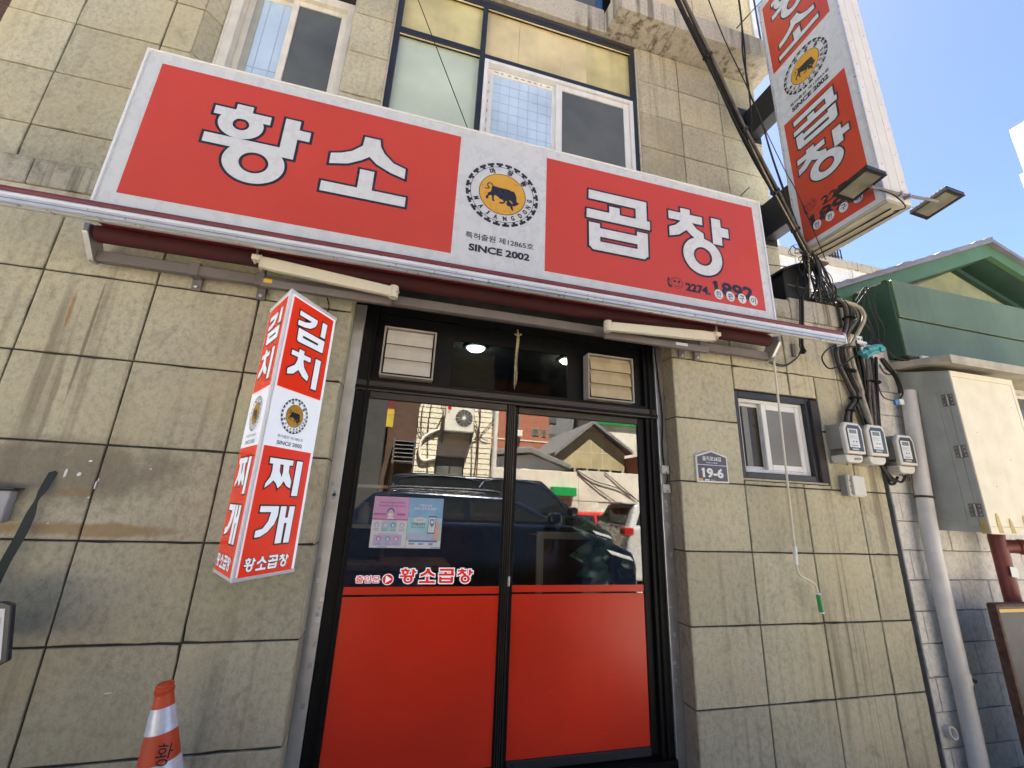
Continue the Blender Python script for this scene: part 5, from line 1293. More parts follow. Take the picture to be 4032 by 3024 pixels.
MB().prism([(3.47, 3.985), (3.70, 4.09), (3.86, 4.055), (3.86, 4.075), (3.70, 4.115), (3.47, 4.01)], 'y', -.02, .32).build('hood', 'black_plastic', t, bevel=.004)
MB().box(3.52, 3.82, .008, .02, 3.84, 3.85).build('seam', 'cable_grey', t)
t = thing('steel_stub', 'dark steel angle post standing on the ledge among the wires', 'post')
MB().box(3.96, 4.02, .03, .06, 3.66, 4.22).build('post', 'black_plastic', t); MB().box(4.02, 4.03, .03, .10, 3.66, 4.22).build('post', 'black_plastic', t)
MB().box(3.94, 4.13, .02, .09, 4.20, 4.225).build('cross_arm', 'rust', t)
tag(cable(None, [(2.96, -.20, 3.86), (3.22, -.06, 3.97), (3.52, .0, 4.04)], .0045, name='stay_wire'), 'stay wire from the front sign to the black box', 'wire')
for n_, (x, z) in enumerate(((2.93, 4.50), (3.56, 5.27))):
    tag(MB().tube([(x, U + .01, z), (x + .05, U - .10, z + .06)], .006, 6).build('wall_spike', 'rust', None), ('rusty spike in the upper wall just above the front sign', 'rusty spike in the upper wall left of the projecting sign')[n_], 'spike')
t = thing('turnbuckle', 'small turnbuckle chain beside the top of the projecting sign', 'chain')
MB().tube([(3.50, .13, 7.52), (3.60, .02, 7.64)], .008, 6).build('screw', 'rust', t); MB().tube([(3.60, .02, 7.64), (3.70, -.1, 7.75)], .005, 6).build('wire', 'cable', t)

# ---- floodlights under the projecting sign
def flood(x, y, z, label, arm):
    t = thing('floodlight', label, 'floodlight', 'floodlights on the projecting sign')
    L, W_, H = .30, .20, .035
    rot = Matrix.Translation((x, y, z)) @ Euler((R(-6), R(7), R(-2))).to_matrix().to_4x4()
    def put(mb, name, mat, bev=0.0):
        mb.v = [tuple(rot @ Vector(p)) for p in mb.v]; return mb.build(name, mat, t, bevel=bev, seg=1)
    put(MB().box(-W_ / 2, W_ / 2, -L / 2, L / 2, 0, H), 'housing', 'lamp_black', .006)
    put(MB().box(-W_ / 2 + .022, W_ / 2 - .022, -L / 2 + .03, L / 2 - .03, -.003, -.0004), 'lens', 'lamp_lens')
    put(MB().box(-W_ / 2, -W_ / 2 + .02, -L / 2, L / 2, -.008, -.0005).box(W_ / 2 - .02, W_ / 2, -L / 2, L / 2, -.008, -.0005).box(-W_ / 2 + .02, W_ / 2 - .02, -L / 2, -L / 2 + .028, -.008, -.0005).box(-W_ / 2 + .02, W_ / 2 - .02, L / 2 - .028, L / 2, -.008, -.0005), 'bezel', 'lamp_black')
    for k in range(9):
        q = -L / 2 + .03 + k * .03
        put(MB().box(-W_ / 2 + .02, W_ / 2 - .02, q, q + .006, H, H + .022), 'cooling_fin', 'lamp_black')
    if arm:
        MB().tube([(3.52, -.862, 4.285), (3.86, -.862, 4.292), (4.30, -.862, 4.335)], .013, 8).build('arm', 'bar_grey', t)
        for q in (3.84, 3.93): MB().box(q, q + .018, -.882, -.834, 4.27, 4.312).build('arm_clip', 'steel', t)
    return t
flood(3.495, -.80, 4.345, 'left floodlight hanging in front of the phone number on the projecting sign', False)
flood(4.40, -.80, 4.375, 'right floodlight on a bar, standing clear against the sky', True)
tag(cable(None, [(3.60, -.862, 4.275), (3.74, -.88, 4.24), (3.86, -.87, 4.16), (3.87, -.78, 4.19)], .005, name='lamp_lead'), 'black lead looping from the left floodlight under the projecting sign', 'cable')

# ================================================================ NEIGHBOUR ON THE RIGHT
nb = thing('green_roof_house', 'low grey block house with green gable and green fascia on the right', 'house')
YB = 0.05
box('wall', 'mortar_grey', nb, 4.392, 9.5, YB + .012, .50, GZ, 3.2)
random.seed(5)
zr = [GZ, -.0947] + [.152 + .2467 * k for k in range(14)]
for j in range(len(zr) - 1):
    x = 4.39; nx = 4.474 + (.1805 if j % 2 else 0) - (.361 if (4.474 + (.1805 if j % 2 else 0)) > 4.75 else 0)
    while x < 6.9:
        if nx - x > .03:
            o = link('block', tile_mesh(nx - x - .007, zr[j + 1] - zr[j] - .007), 'block', nb)
            o.location = ((x + nx) / 2, YB + random.uniform(-.003, .003), (zr[j] + zr[j + 1]) / 2)
        x = nx; nx += .361
# green fascia: two painted boards with a dark joint, and its end board
MB().box(4.765, 9.6, -.115, .0, 3.638, 4.060).build('fascia_board', 'green_panel', nb, bevel=.004, seg=1)
MB().box(4.745, 9.6, -.110, .0, 3.215, 3.622).build('fascia_board', 'green_panel', nb, bevel=.004, seg=1)
MB().box(4.77, 9.6, -.08, .45, 3.23, 4.03).build('fascia_core', 'green_dark', nb)
MB().box(4.735, 4.762, -.095, .75, 3.22, 4.055).build('fascia_end', 'green_dark', nb)
random.seed(9)
for k in range(14):                                   # ragged rusty edge of the fascia
    x = 4.76 + k * .05; MB().box(x, x + .052, -.112, -.10, 3.195 - random.uniform(0, .018), 3.216).build('rust_flake', 'rust', nb)
for k in range(9):
    y = -.08 + k * .05; MB().box(4.732, 4.764, y, y + .045, 4.054, 4.062 + random.uniform(0, .016)).build('torn_edge', 'eave_tin' if k % 3 else 'rust', nb)
# tin eave over the cabinet
MB().prism([(-.46, 3.040), (-.46, 3.102), (.04, 3.175), (.04, 3.11)], 'x', 4.70, 9.0).build('eave', 'eave_tin', nb, bevel=.004, seg=1)
MB().box(4.70, 9.0, -.462, -.452, 3.02, 3.04).build('eave_lip', 'eave_tin', nb)
MB().box(4.90, 4.99, -.14, -.118, 3.175, 3.225).build('bracket', 'label_white', nb)
# gable
def rake(xa, za, xb, zb, t_, y0, y1, name, mat):
    MB().prism([(xa, za), (xb, zb), (xb, zb + t_), (xa, za + t_)], 'y', y0, y1).build(name, mat, nb)
AX, AZ = 7.42, 5.13
rake(4.30, 3.83, AX, AZ, .185, .28, .34, 'rake_board', 'green_bright')
rake(AX, AZ, 10.6, 3.98, .185, .28, .34, 'rake_board', 'green_bright')
rake(4.25, 3.99, AX, AZ + .187, .055, .22, 7.0, 'roof', 'roof_sheet')
rake(AX, AZ + .187, 10.7, 4.13, .055, .22, 7.0, 'roof', 'roof_sheet')
random.seed(2)
for k in range(13):                                   # wavy front edge of the roof felt
    q = k / 13; x = 4.25 + (AX - 4.25) * q; z = 3.99 + (AZ + .187 - 3.99) * q + .05
    MB().prism([(x, z), (x + .26, z + .107), (x + .26, z + .107 + random.uniform(.005, .022)), (x + .13, z + .054 + random.uniform(.012, .03)), (x, z + random.uniform(.004, .015))], 'y', .212, .6).build('roof_felt', 'roof_sheet', nb)
MB().prism([(4.8, 3.9), (10.2, 3.9), (AX, AZ + .02)], 'y', .62, .70).build('gable_wall', 'gable_stucco', nb)
rake(4.3, 3.845, AX, AZ - .002, .05, .34, .66, 'soffit', 'green_dark'); rake(AX, AZ - .002, 10.6, 3.985, .05, .34, .66, 'soffit', 'green_dark')
rake(AX - .3, AZ - .06, 10.2, 3.93, .07, .56, .618, 'soffit_trim', 'green_dark')
w = group_part('window', nb)
MB().box(5.72, 6.7, -.02, .04, 2.2, 3.0).build('frame', 'white_paint', w); MB().box(5.76, 6.66, -.03, -.021, 2.24, 2.96).build('pane', 'pane_dark', w)
t = thing('steel_cabinet', 'large cream steel cabinet with hinged grey side mounted under the green fascia', 'cabinet')
cx0, cx1, cy0, cy1, cz0 = 4.805, 5.640, -.365, .042, 1.556
MB().prism([(cy0 + .004, cz0 + .01), (cy1, cz0 + .01), (cy1, 3.09), (cy0 + .004, 2.985)], 'x', cx0 + .002, cx1).build('body', 'cabinet_side', t)
MB().box(cx0 + .012, cx1 - .04, cy0 - .004, cy0 + .003, cz0 + .06, 2.93).build('front_panel', 'cabinet_cream', t, bevel=.002, seg=1)
for a, b, c, d in ((cx0, cx0 + .011, cz0, 2.985), (cx1 - .038, cx1, cz0, 2.985)):
    MB().box(a, b, cy0 - .006, cy0 + .003, c, d).build('front_frame', 'cabinet_cream', t)
MB().box(cx0 + .011, cx1 - .038, cy0 - .006, cy0 + .003, 2.932, 2.985).build('front_frame', 'cabinet_cream', t); MB().box(cx0 + .011, cx1 - .038, cy0 - .006, cy0 + .003, cz0, cz0 + .058).build('front_frame', 'cabinet_cream', t)
MB().box(cx0 - .005, cx0 + .0015, cy0 + .13, cy1 - .01, cz0 + .10, 2.80).build('side_door', 'cabinet_side', t, bevel=.002, seg=1)
MB().box(cx0 - .008, cx0 + .0015, cy0 + .055, cy0 + .128, cz0 + .06, 2.80).build('side_strip', 'cabinet_side', t, bevel=.002, seg=1)
MB().box(cx0 - .006, cx0 + .0015, cy0 + .0, cy0 + .053, cz0 + .0, 2.98).build('side_strip', 'cabinet_side', t, bevel=.002, seg=1)
for z in (2.715, 2.245, 1.745):
    hg = MB().box(cx0 - .011, cx0 - .0085, cy0 + .012, cy0 + .100, z - .055, z + .055).build('hinge', 'hinge', t, bevel=.001, seg=1)
    MB().tube([(cx0 - .013, cy0 + .056, z - .05), (cx0 - .013, cy0 + .056, z + .05)], .006, 7).build('hinge_pin', 'steel', hg)
    for yy in (.026, .086):
        for zz in (-.035, 0, .035):
            MB().lathe([(.006, 0), (.004, .003)], (cx0 - .011, cy0 + yy, z + zz), 6, axis=(-1, 0, 0)).build('hinge_screw', 'steel', hg)
for x, z1 in ((4.90, 1.73), (5.05, 1.69), (5.23, 1.72)):
    MB().prism([(x, cz0 + .01), (x + .055, cz0 + .01), (x + .038, z1 - .03), (x + .02, z1), (x + .004, z1 - .02)], 'y', cy0 - .0075, cy0 - .0062).build('tape_residue', 'tape_tan', t)
MB().box(cx0 - .0095, cx0 - .0085, cy0 + .005, cy0 + .05, cz0 + .01, 1.66).build('tape_residue', 'tape_tan', t)
for x, z in ((4.96, 2.42), (5.02, 1.95), (5.3, 2.2), (5.52, 2.7)):
    MB().lathe([(.004, 0), (.004, .002)], (x, cy0 - .0042, z), 8, axis=(0, -1, 0)).build('screw', 'hinge', t)
t = thing('downpipe', 'grey plastic downpipe standing in front of the block wall', 'pipe')
MB().tube([(4.748, -.045, 2.862), (4.655, -.045, 1.95), (4.607, -.045, 1.37)], .061, 20).build('pipe', 'pvc_grey', t, smooth=True)
MB().tube([(4.607, -.045, 1.372), (4.600, -.045, .40)], .0615, 20).build('pipe', 'pvc_grey', t, smooth=True)
MB().tube([(4.600, -.045, .47), (4.600, -.045, .385)], .0675, 20).build('collar', 'pvc_grey', t, smooth=True)
MB().tube([(4.600, -.045, .39), (4.585, -.045, GZ + .01)], .061, 20).build('pipe', 'pvc_grey', t, smooth=True)
MB().lathe([(.0665, 0), (.069, .01), (.0665, .02)], (4.648, -.045, 1.86), 20, axis=(-.08, 0, -1)).build('strap', 'rust', t); MB().box(4.665, 4.69, -.10, .05, .40, .42).build('strap', 'rust', t)
t = thing('drain_stub', 'short broken drain pipe stub low in the block wall', 'pipe')
MB().lathe([(.045, 0), (.045, .05), (.034, .05), (.034, .008), (.001, .008)], (4.47, YB - .0, .02), 18, axis=(0, -1, .25)).build('stub', 'pvc_grey', t, smooth=True)
t = thing('red_pipe', 'dark red oxide-painted pipe with elbow below the steel cabinet', 'pipe')
MB().tube([(5.315, -.12, .60), (5.32, -.12, 1.35), (5.315, -.12, 1.50), (5.33, -.12, 1.56)], .058, 16, 3).build('pipe', 'red_oxide', t, smooth=True)
MB().tube([(5.315, -.12, 1.44), (5.40, -.15, 1.45), (5.47, -.20, 1.45)], .058, 16).build('elbow', 'red_oxide', t, smooth=True); MB().lathe([(.066, 0), (.066, .035), (.045, .035), (.045, .004), (.001, .004)], (5.452, -.187, 1.45), 16, axis=(.7, -.7, 0)).build('elbow_flange', 'red_oxide', t, smooth=True)
MB().prism([(5.27, 1.20), (5.36, 1.19), (5.365, 1.27), (5.275, 1.285)], 'y', -.1825, -.1805).build('sticker', 'label_white', t)
t = thing('leaning_board', 'dark rusty sheet with an orange stripe leaning at the right edge', 'board')
MB().prism([(4.745, GZ), (5.5, GZ), (5.5, 1.0), (4.745, 1.0)], 'y', -.30, -.265).build('sheet', 'board_dark', t, bevel=.004, seg=1)
MB().box(4.735, 4.762, -.315, -.255, GZ, 1.015).build('edge_rail', 'rust', t); MB().box(4.762, 5.5, -.315, -.255, 1.0, 1.02).build('edge_rail', 'rust', t)
MB().box(4.775, 5.5, -.3025, -.3006, .955, .978).build('stripe', 'yellow_line', t)

# ================================================================ LEFT EDGE
t = thing('traffic_cone', 'worn orange traffic cone with white bands and a handwritten letter, standing by the left wall', 'cone')
ax0 = Vector((-0.865, -.22, -.10)) + Vector((.028, 0, -.18)); axd = Vector((-.155, .0, 1)).normalized()
def cone_r(h): return .200 - .164 * (h / .98)
def ring_part(h0, h1, name, mat, grow=0.0, n=6):
    MB().lathe([(cone_r(h0 + (h1 - h0) * k / n) + grow, h0 + (h1 - h0) * k / n) for k in range(n + 1)], tuple(ax0), 36, axis=tuple(axd)).build(name, mat, t, smooth=True)
ring_part(.02, .98, 'body', 'cone_orange')
MB().lathe([(.036, .975), (.040, .98), (.042, .995), (.036, 1.002), (.038, 1.015), (.030, 1.022)], tuple(ax0), 24, axis=tuple(axd)).build('tip', 'cone_orange', t, smooth=True)
MB().prism([(-.010, 0), (.008, 0), (.007, .016), (-.002, .012)], 'y', -.006, .006).build('torn_tip', 'cone_orange', t).matrix_world = Matrix.Translation(ax0 + axd * 1.02 + Vector((.02, 0, 0)))
ring_part(.825, .925, 'band', 'reflective', .003); ring_part(.61, .71, 'band', 'reflective', .003); ring_part(.40, .49, 'band', 'reflective', .003)
MB().box(-1.09, -.64, -.45, .01 - .02, GZ + .002, GZ + .03).build('base', 'black_plastic', t, bevel=.008)
hd = Frame(tuple(ax0 + axd * .765 + Vector((.022, -.088, .0))), (1, .28, -.1), (.0, .17, 1))
text('황', hd, .0, .062, -.045, .038, 'ink', t, 'lettering', .004, .0)
t = thing('hanging_strap', 'dark green twisted strap hanging on the wall at the left edge', 'strap')
sp = [(-1.842, -.012, 1.70), (-1.845, -.035, 1.61), (-1.852, -.045, 1.55), (-1.855, -.05, 1.47), (-1.862, -.055, 1.38), (-1.872, -.06, 1.31), (-1.885, -.06, 1.24), (-1.90, -.06, 1.12)]
mb = MB(); sm = smooth_path(sp, 4)
for k, p in enumerate(sm):
    u = k / (len(sm) - 1); w_ = (.013 + .012 * u) * (1 - .7 * math.exp(-((u - .28) / .09) ** 2)) + .002; an = .3 + 1.6 * u
    mb.v += [tuple(p + Vector((-w_ * math.cos(an * .5), -w_ * .3, 0))), tuple(p + Vector((w_ * math.cos(an * .5), w_ * .3, 0))), tuple(p + Vector((w_ * math.cos(an * .5), w_ * .3 + .004, 0))), tuple(p + Vector((-w_ * math.cos(an * .5), -w_ * .3 + .004, 0)))]
for k in range(len(sm) - 1):
    for q in range(4): mb.f.append((4 * k + q, 4 * k + (q + 1) % 4, 4 * k + 4 + (q + 1) % 4, 4 * k + 4 + q))
mb.build('strap', 'strap_green', t, smooth=True)
MB().lathe([(.007, 0), (.007, .010), (.003, .012)], (-1.842, -.001, 1.70), 10, axis=(0, -1, 0)).build('wall_knob', 'strap_green', t)
t = thing('meter_cover', 'grey rounded box on the wall at the left edge above the sign board', 'box')
MB().box(-2.24, -1.965, -.055, -.002, 1.435, 1.595).build('case', 'grey_box', t, bevel=.008, seg=2); MB().prism([(-2.25, 1.60), (-1.945, 1.602), (-1.945, 1.607), (-2.25, 1.625)], 'y', -.07, -.002).build('lid', 'board_dark', t)
t = thing('sign_board', 'white and pink sign board with black border at the left edge', 'sign')
MB().prism([(-2.4, .84), (-1.64, .84), (-1.590, .872), (-1.640, 1.10), (-1.675, 1.112), (-2.4, 1.10)], 'y', -.315, -.285).build('border', 'ink', t, bevel=.004, seg=1)
draw([('p', [(-2.38, .862), (-1.632, .862), (-1.612, .882), (-1.658, 1.085), (-2.38, 1.085)])], Frame((0, -.3155, 0), (1, 0, 0), (0, 0, 1)), 'plate_white', t, 'face', 0, .001)
draw([('p', [(-2.38, .90), (-1.635, .90), (-1.66, 1.05), (-2.38, 1.05)])], Frame((0, -.3155, 0), (1, 0, 0), (0, 0, 1)), 'pink_print', t, 'print', 0, .0016)
MB().box(-2.0, -1.96, -.30, -.26, GZ, .85).build('leg', 'ink', t); MB().box(-2.36, -2.32, -.30, -.26, GZ, .85).build('leg', 'ink', t)

# ================================================================ BUILDINGS BEHIND
t = thing('brown_brick_building', 'sliver of a brown brick building at the top left corner', 'building')
MB().box(-9.5, -3.62, 1.4, 7.0, GZ, 9).build('wall', 'brick_brown', t)
for z in (4.0, 6.9): MB().box(-5.4, -4.3, 1.36, 1.395, z, z + 1.3).build('window', 'pane_dark', t)
t = thing('white_rear_building', 'weathered white building with parapet behind the green roof', 'building')
MB().box(11.8, 24, 8.0, 15, GZ, 11.10).build('wall', 'white_wall', t)
MB().box(11.7, 24.1, 7.9, 15.1, 11.10, 11.42).build('parapet', 'slab', t)
for x in (13.6, 16.35): MB().box(x, x + .12, 7.96, 8.0, 8, 11.1).build('pilaster', 'white_wall', t)
MB().box(12.6, 13.45, 8.4, 10.5, 11.42, 12.6).build('roof_house', 'white_wall', t)
cg = group_part('roof_cage', t)
for k in range(7): MB().box(15.1 + k * .15, 15.13 + k * .15, 8.0, 8.03, 11.42, 11.95).build('bar', 'dark_frame', cg)
for z in (11.6, 11.93): MB().box(15.1, 16.05, 8.0, 8.03, z, z + .03).build('bar', 'dark_frame', cg)
MB().box(15.1, 16.0, 8.1, 8.6, 11.42, 11.9).build('tank', 'meter_grey', cg)
t = thing('white_far_building', 'sunlit white apartment block at the far right edge', 'building')
MB().box(24.6, 34, -4.0, 6.0, GZ, 18.6).build('wall', 'white_wall', t)
for k in range(6):
    z = 15.9 - k * 2.75
    MB().box(23.9, 24.599, 4.4, 5.9, z - 1.5, z).build('balcony', 'white_wall', t)
    MB().box(24.55, 24.599, .5, 3.0, z - .2, z + 1.2).build('window', 'pane_dark', t)
MB().box(24.3, 24.599, 5.0, 5.9, 16.4, 18.1).build('stair_head', 'white_wall', t)
tag(cable(None, [(9.5, .6, 6.3), (14, 2, 8.0), (20, 3, 10.6)], .012, name='overhead_wire'), 'thin far wire crossing the sky above the green gable', 'wire')

# ================================================================ ACROSS THE STREET (mirrored in the door glass)
YW = -12.7
t = thing('cream_siding_building', 'sunlit cream building with horizontal siding reflected in the left door pane', 'building')
MB().box(0.46, 3.28, YW - 7, YW - .03, GZ, 7.5).build('wall', 'cream_wall', t)
for k in range(38):
    z = GZ + k * .2
    MB().prism([(YW - .03, z), (YW - .006, z + .006), (YW - .022, z + .196), (YW - .03, z + .196)], 'x', .46, 3.28).build('siding_board', 'cream_wall', t)
w = group_part('window', t)
MB().box(1.22, 2.27, YW - .02, YW + .03, 2.28, 3.28).build('frame', 'door_brown', w); MB().box(1.28, 1.73, YW + .031, YW + .036, 2.34, 3.22).build('pane', 'pane_dark', w); MB().box(1.77, 2.21, YW + .031, YW + .036, 2.34, 3.22).build('pane', 'pane_dark', w)
MB().tube([(3.42, YW + .05, GZ), (3.42, YW + .05, 5.2)], .10, 12).build('downpipe', 'pvc_grey', t, smooth=True)
t = thing('air_conditioner', 'cream outdoor air conditioner on a bracket, reflected in the left door pane', 'air conditioner')
MB().box(1.40, 2.46, YW + .12, YW + .52, 4.20, 5.17).build('case', 'ac_cream', t, bevel=.02)
FAc = Frame((2.46, YW + .521, 4.20), (-1, 0, 0), (0, 0, 1))
draw([('r', .36, .50, .335, .335, 0, 0)], FAc, 'meter_dark', t, 'fan_well', 0, .002)
draw([('r', .36, .50, .345, .345, .325, .325)], FAc, 'ac_cream', t, 'fan_ring', 0, .006)
for k in range(12):
    a = 2 * math.pi * k / 12
    MB().tube([FAc(.36, .50, .012), FAc(.36 + .32 * math.cos(a), .50 + .32 * math.sin(a), .012)], .008, 5).build('grille_rib', 'ac_cream', t)
draw([('r', .36, .50, .07, .07, 0, 0)], FAc, 'plate_white', t, 'hub', 0, .022)
draw([('r', .93, .84, .075, .075, 0, 0)], FAc, 'car_red', t, 'maker_badge', 0, .003); draw([rect(.91, .99, .66, .72)], FAc, 'grey_print', t, 'label', 0, .003)
MB().prism([(YW, 3.80), (YW + .05, 3.80), (YW + .60, 4.15), (YW + .60, 4.198), (YW, 4.198)], 'x', 1.36, 1.40).build('bracket', 'ink', t); MB().prism([(YW, 3.80), (YW + .05, 3.80), (YW + .60, 4.15), (YW + .60, 4.198), (YW, 4.198)], 'x', 2.44, 2.48).build('bracket', 'ink', t)
MB().box(1.40, 2.44, YW + .02, YW + .62, 4.15, 4.19).build('bracket', 'tarp_grey', t)
t = thing('refrigerant_hose', 'pale insulated hose curving down from the reflected air conditioner', 'hose')
MB().tube([(1.36, YW + .06, 4.3), (1.0, YW + .06, 4.15), (.66, YW + .06, 3.85), (.60, YW + .06, 3.4), (.75, YW + .06, 3.1), (1.2, YW + .06, 3.2)], .055, 10, 6).build('hose', 'old_white', t, smooth=True)
t = thing('service_wires', 'black wires hanging over the reflected cream wall', 'wires')
random.seed(31)
for k in range(9):
    x = random.uniform(.55, 1.2) if k % 2 else random.uniform(2.55, 3.2)
    cable(t, [(x, YW + .04, 5.6), (x + random.uniform(-.3, .3), YW + .06, 5.0), (x + random.uniform(-.25, .25), YW + .05, 4.2), (x + random.uniform(-.1, .1), YW + .04, 2.4 if k % 3 == 0 else 4.0)], .014, 'cable', 'wire')
cable(t, [(2.78, YW + .03, 5.6), (2.80, YW + .03, GZ)], .015, 'red_oxide', 'wire')

t = thing('boundary_wall', 'stained white boundary wall across the street, reflected in the right door pane', 'wall')
for a, b, zt in ((3.30, 6.95, 3.04), (6.96, 10.4, 3.12)):
    MB().box(a, b, YW - .2, YW - .02, GZ, zt).build('wall_panel', 'stained_wall', t, bevel=.01, seg=1)
MB().box(3.3, 10.4, YW - .02, YW - .014, 1.92, 1.94).build('joint', 'meter_grey', t)
tag(MB().box(5.75, 6.72, YW - .01, YW + .35, 2.08, 2.42).build('green_box', 'green_handle', None, bevel=.02), 'green metal box hung on the reflected white wall', 'box')
t = thing('wall_wires', 'black wires sagging across the reflected white wall', 'wires')
for p in ([(6.9, YW + .02, 3.1), (7.6, YW + .03, 2.75), (8.8, YW + .03, 2.45), (9.8, YW + .03, 1.9)], [(6.9, YW + .02, 3.05), (7.8, YW + .03, 2.4), (8.9, YW + .03, 1.75)], [(8.1, YW + .02, 3.1), (9.2, YW + .03, 2.3), (9.8, YW + .03, 1.85)]): cable(t, p, .018, 'cable', 'wire')
t = thing('gable_house', 'ochre gabled house with dark tiled verge reflected in the right door pane', 'house')
YG = YW - 3
MB().prism([(7.3, GZ), (10.7, GZ), (10.7, 4.35), (8.95, 5.62), (7.3, 4.2)], 'y', YG - 6, YG).build('wall', 'ochre_wall', t)
for a, b in (((6.92, 3.98), (8.95, 5.66)), ((8.95, 5.66), (11.0, 4.30))):
    MB().prism([a, b, (b[0], b[1] + .16), (a[0], a[1] + .16)], 'y', YG - 6, YG + .35).build('roof', 'tile_roof', t)
for x in (7.9, 8.9, 9.5):
    MB().box(x, x + .02, YG + .001, YG + .004, 3.5, 4.9).build('wall_crack', 'cream_wall', t)
MB().box(7.35, 10.6, YG + .001, YG + .004, 4.28, 4.30).build('wall_crack', 'cream_wall', t)
for k in range(5): MB().box(7.5 + k * .62, 8.0 + k * .62, YG + .002, YG + .02, 3.1, 3.5).build('window', 'pane_ink', t)
t = thing('red_brick_building', 'red brick building with small windows reflected at the door meeting stiles', 'building')
YR = YW - 8
MB().box(3.0, 8.5, YR - 8, YR, GZ, 9.0).build('wall', 'brick_red', t)
for x0, x1, z0, z1 in ((6.15, 6.62, 5.95, 6.9), (7.4, 7.85, 5.75, 6.2), (8.05, 8.32, 5.72, 6.15), (4.6, 5.0, 6.2, 7.0), (6.1, 6.6, 4.6, 5.0)):
    f = MB().box(x0, x1, YR, YR + .04, z0, z1).build('window', 'meter_grey', t); MB().box(x0 + .04, x1 - .04, YR + .041, YR + .046, z0 + .04, z1 - .04).build('pane', 'pane_dark', f)
MB().box(3.0, 8.5, YR + .001, YR + .03, 5.35, 5.42).build('string_course', 'cream_wall', t)
tag(MB().box(6.15, 6.72, YR + .05, YR + .4, 5.55, 5.92).build('air_conditioner', 'ac_cream', None, bevel=.02), 'small air conditioner on the reflected red brick wall', 'air conditioner')
t = thing('blue_grey_tower', 'tall shaded blue-grey building behind the reflected gabled house', 'building')
MB().box(8.6, 11.0, YR - 9, YR - 2, GZ, 13).build('wall', 'tile_roof', t)
for k in range(4): MB().box(9.2, 9.7, YR - 1.99, YR - 1.95, 5.4 + k * 1.6, 6.3 + k * 1.6).build('window', 'pane_dark', t)
t = thing('pale_block', 'pale stained building with green trim behind the reflected gabled house', 'building')
MB().box(11.2, 17, YR - 6, YR + 1, GZ, 9).build('wall', 'stained_wall', t); MB().box(11.1, 17, YR + 1.0, YR + 1.2, 6.6, 6.85).build('trim', 'green_handle', t)
for k in range(3): MB().box(11.9 + k * 1.5, 12.7 + k * 1.5, YR + 1.001, YR + 1.04, 7.2, 8.2).build('window', 'pane_dark', t)
t = thing('tarp_shed', 'white shed under a grey tarpaulin beside the reflected cream building', 'shed')
MB().prism([(3.6, GZ), (6.6, GZ), (6.6, 3.25), (5.1, 3.68), (3.6, 3.5)], 'y', YW - 3, YW - .6).build('wall', 'white_wall', t)
MB().prism([(3.3, 3.50), (5.0, 3.72), (6.75, 3.16), (6.75, 3.36), (5.0, 3.98), (3.3, 3.72)], 'y', YW - 3.2, YW - .3).build('tarp_roof', 'tarp_grey', t, bevel=.03)
t = thing('brick_pier_house', 'red brick pier at the right of the reflected white wall', 'house')
MB().box(10.75, 13, YW - 4, YW - .1, GZ, 4.1).build('wall', 'brick_red', t)
t = thing('grey_shop_building', 'grey building with painted-in shade reflected at the left edge of the door glass', 'building')
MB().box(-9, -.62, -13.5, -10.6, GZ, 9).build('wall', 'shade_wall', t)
MB().box(-.62, .42, -13.6, -11.9, GZ, 9).build('shutter_wall', 'brick_brown', t)
for k in range(2): MB().box(-1.9, -1.5, -10.598, -10.57, 3.2 + k * .55, 3.6 + k * .55).build('window', 'pane_ink', t)
t = thing('yellow_sign', 'yellow and red hanging sign reflected at the upper left of the door glass', 'sign')
MB().box(-1.0, -.40, -11.4, -11.2, 4.0, 4.6).build('panel', 'sign_yellow', t); MB().box(-1.0, -.40, -11.4, -11.2, 4.602, 5.2).build('panel', 'red_oxide', t)
t = thing('steel_cage', 'dark barred steel cage on the reflected shaded wall', 'cage')
for k in range(6): MB().box(-.30, .40, -11.9, -11.3, 2.9 + k * .13, 2.93 + k * .13).build('bar', 'steel', t)
for x in (-.30, .37): MB().box(x, x + .03, -11.9, -11.3, 2.85, 3.65).build('bar', 'steel', t)

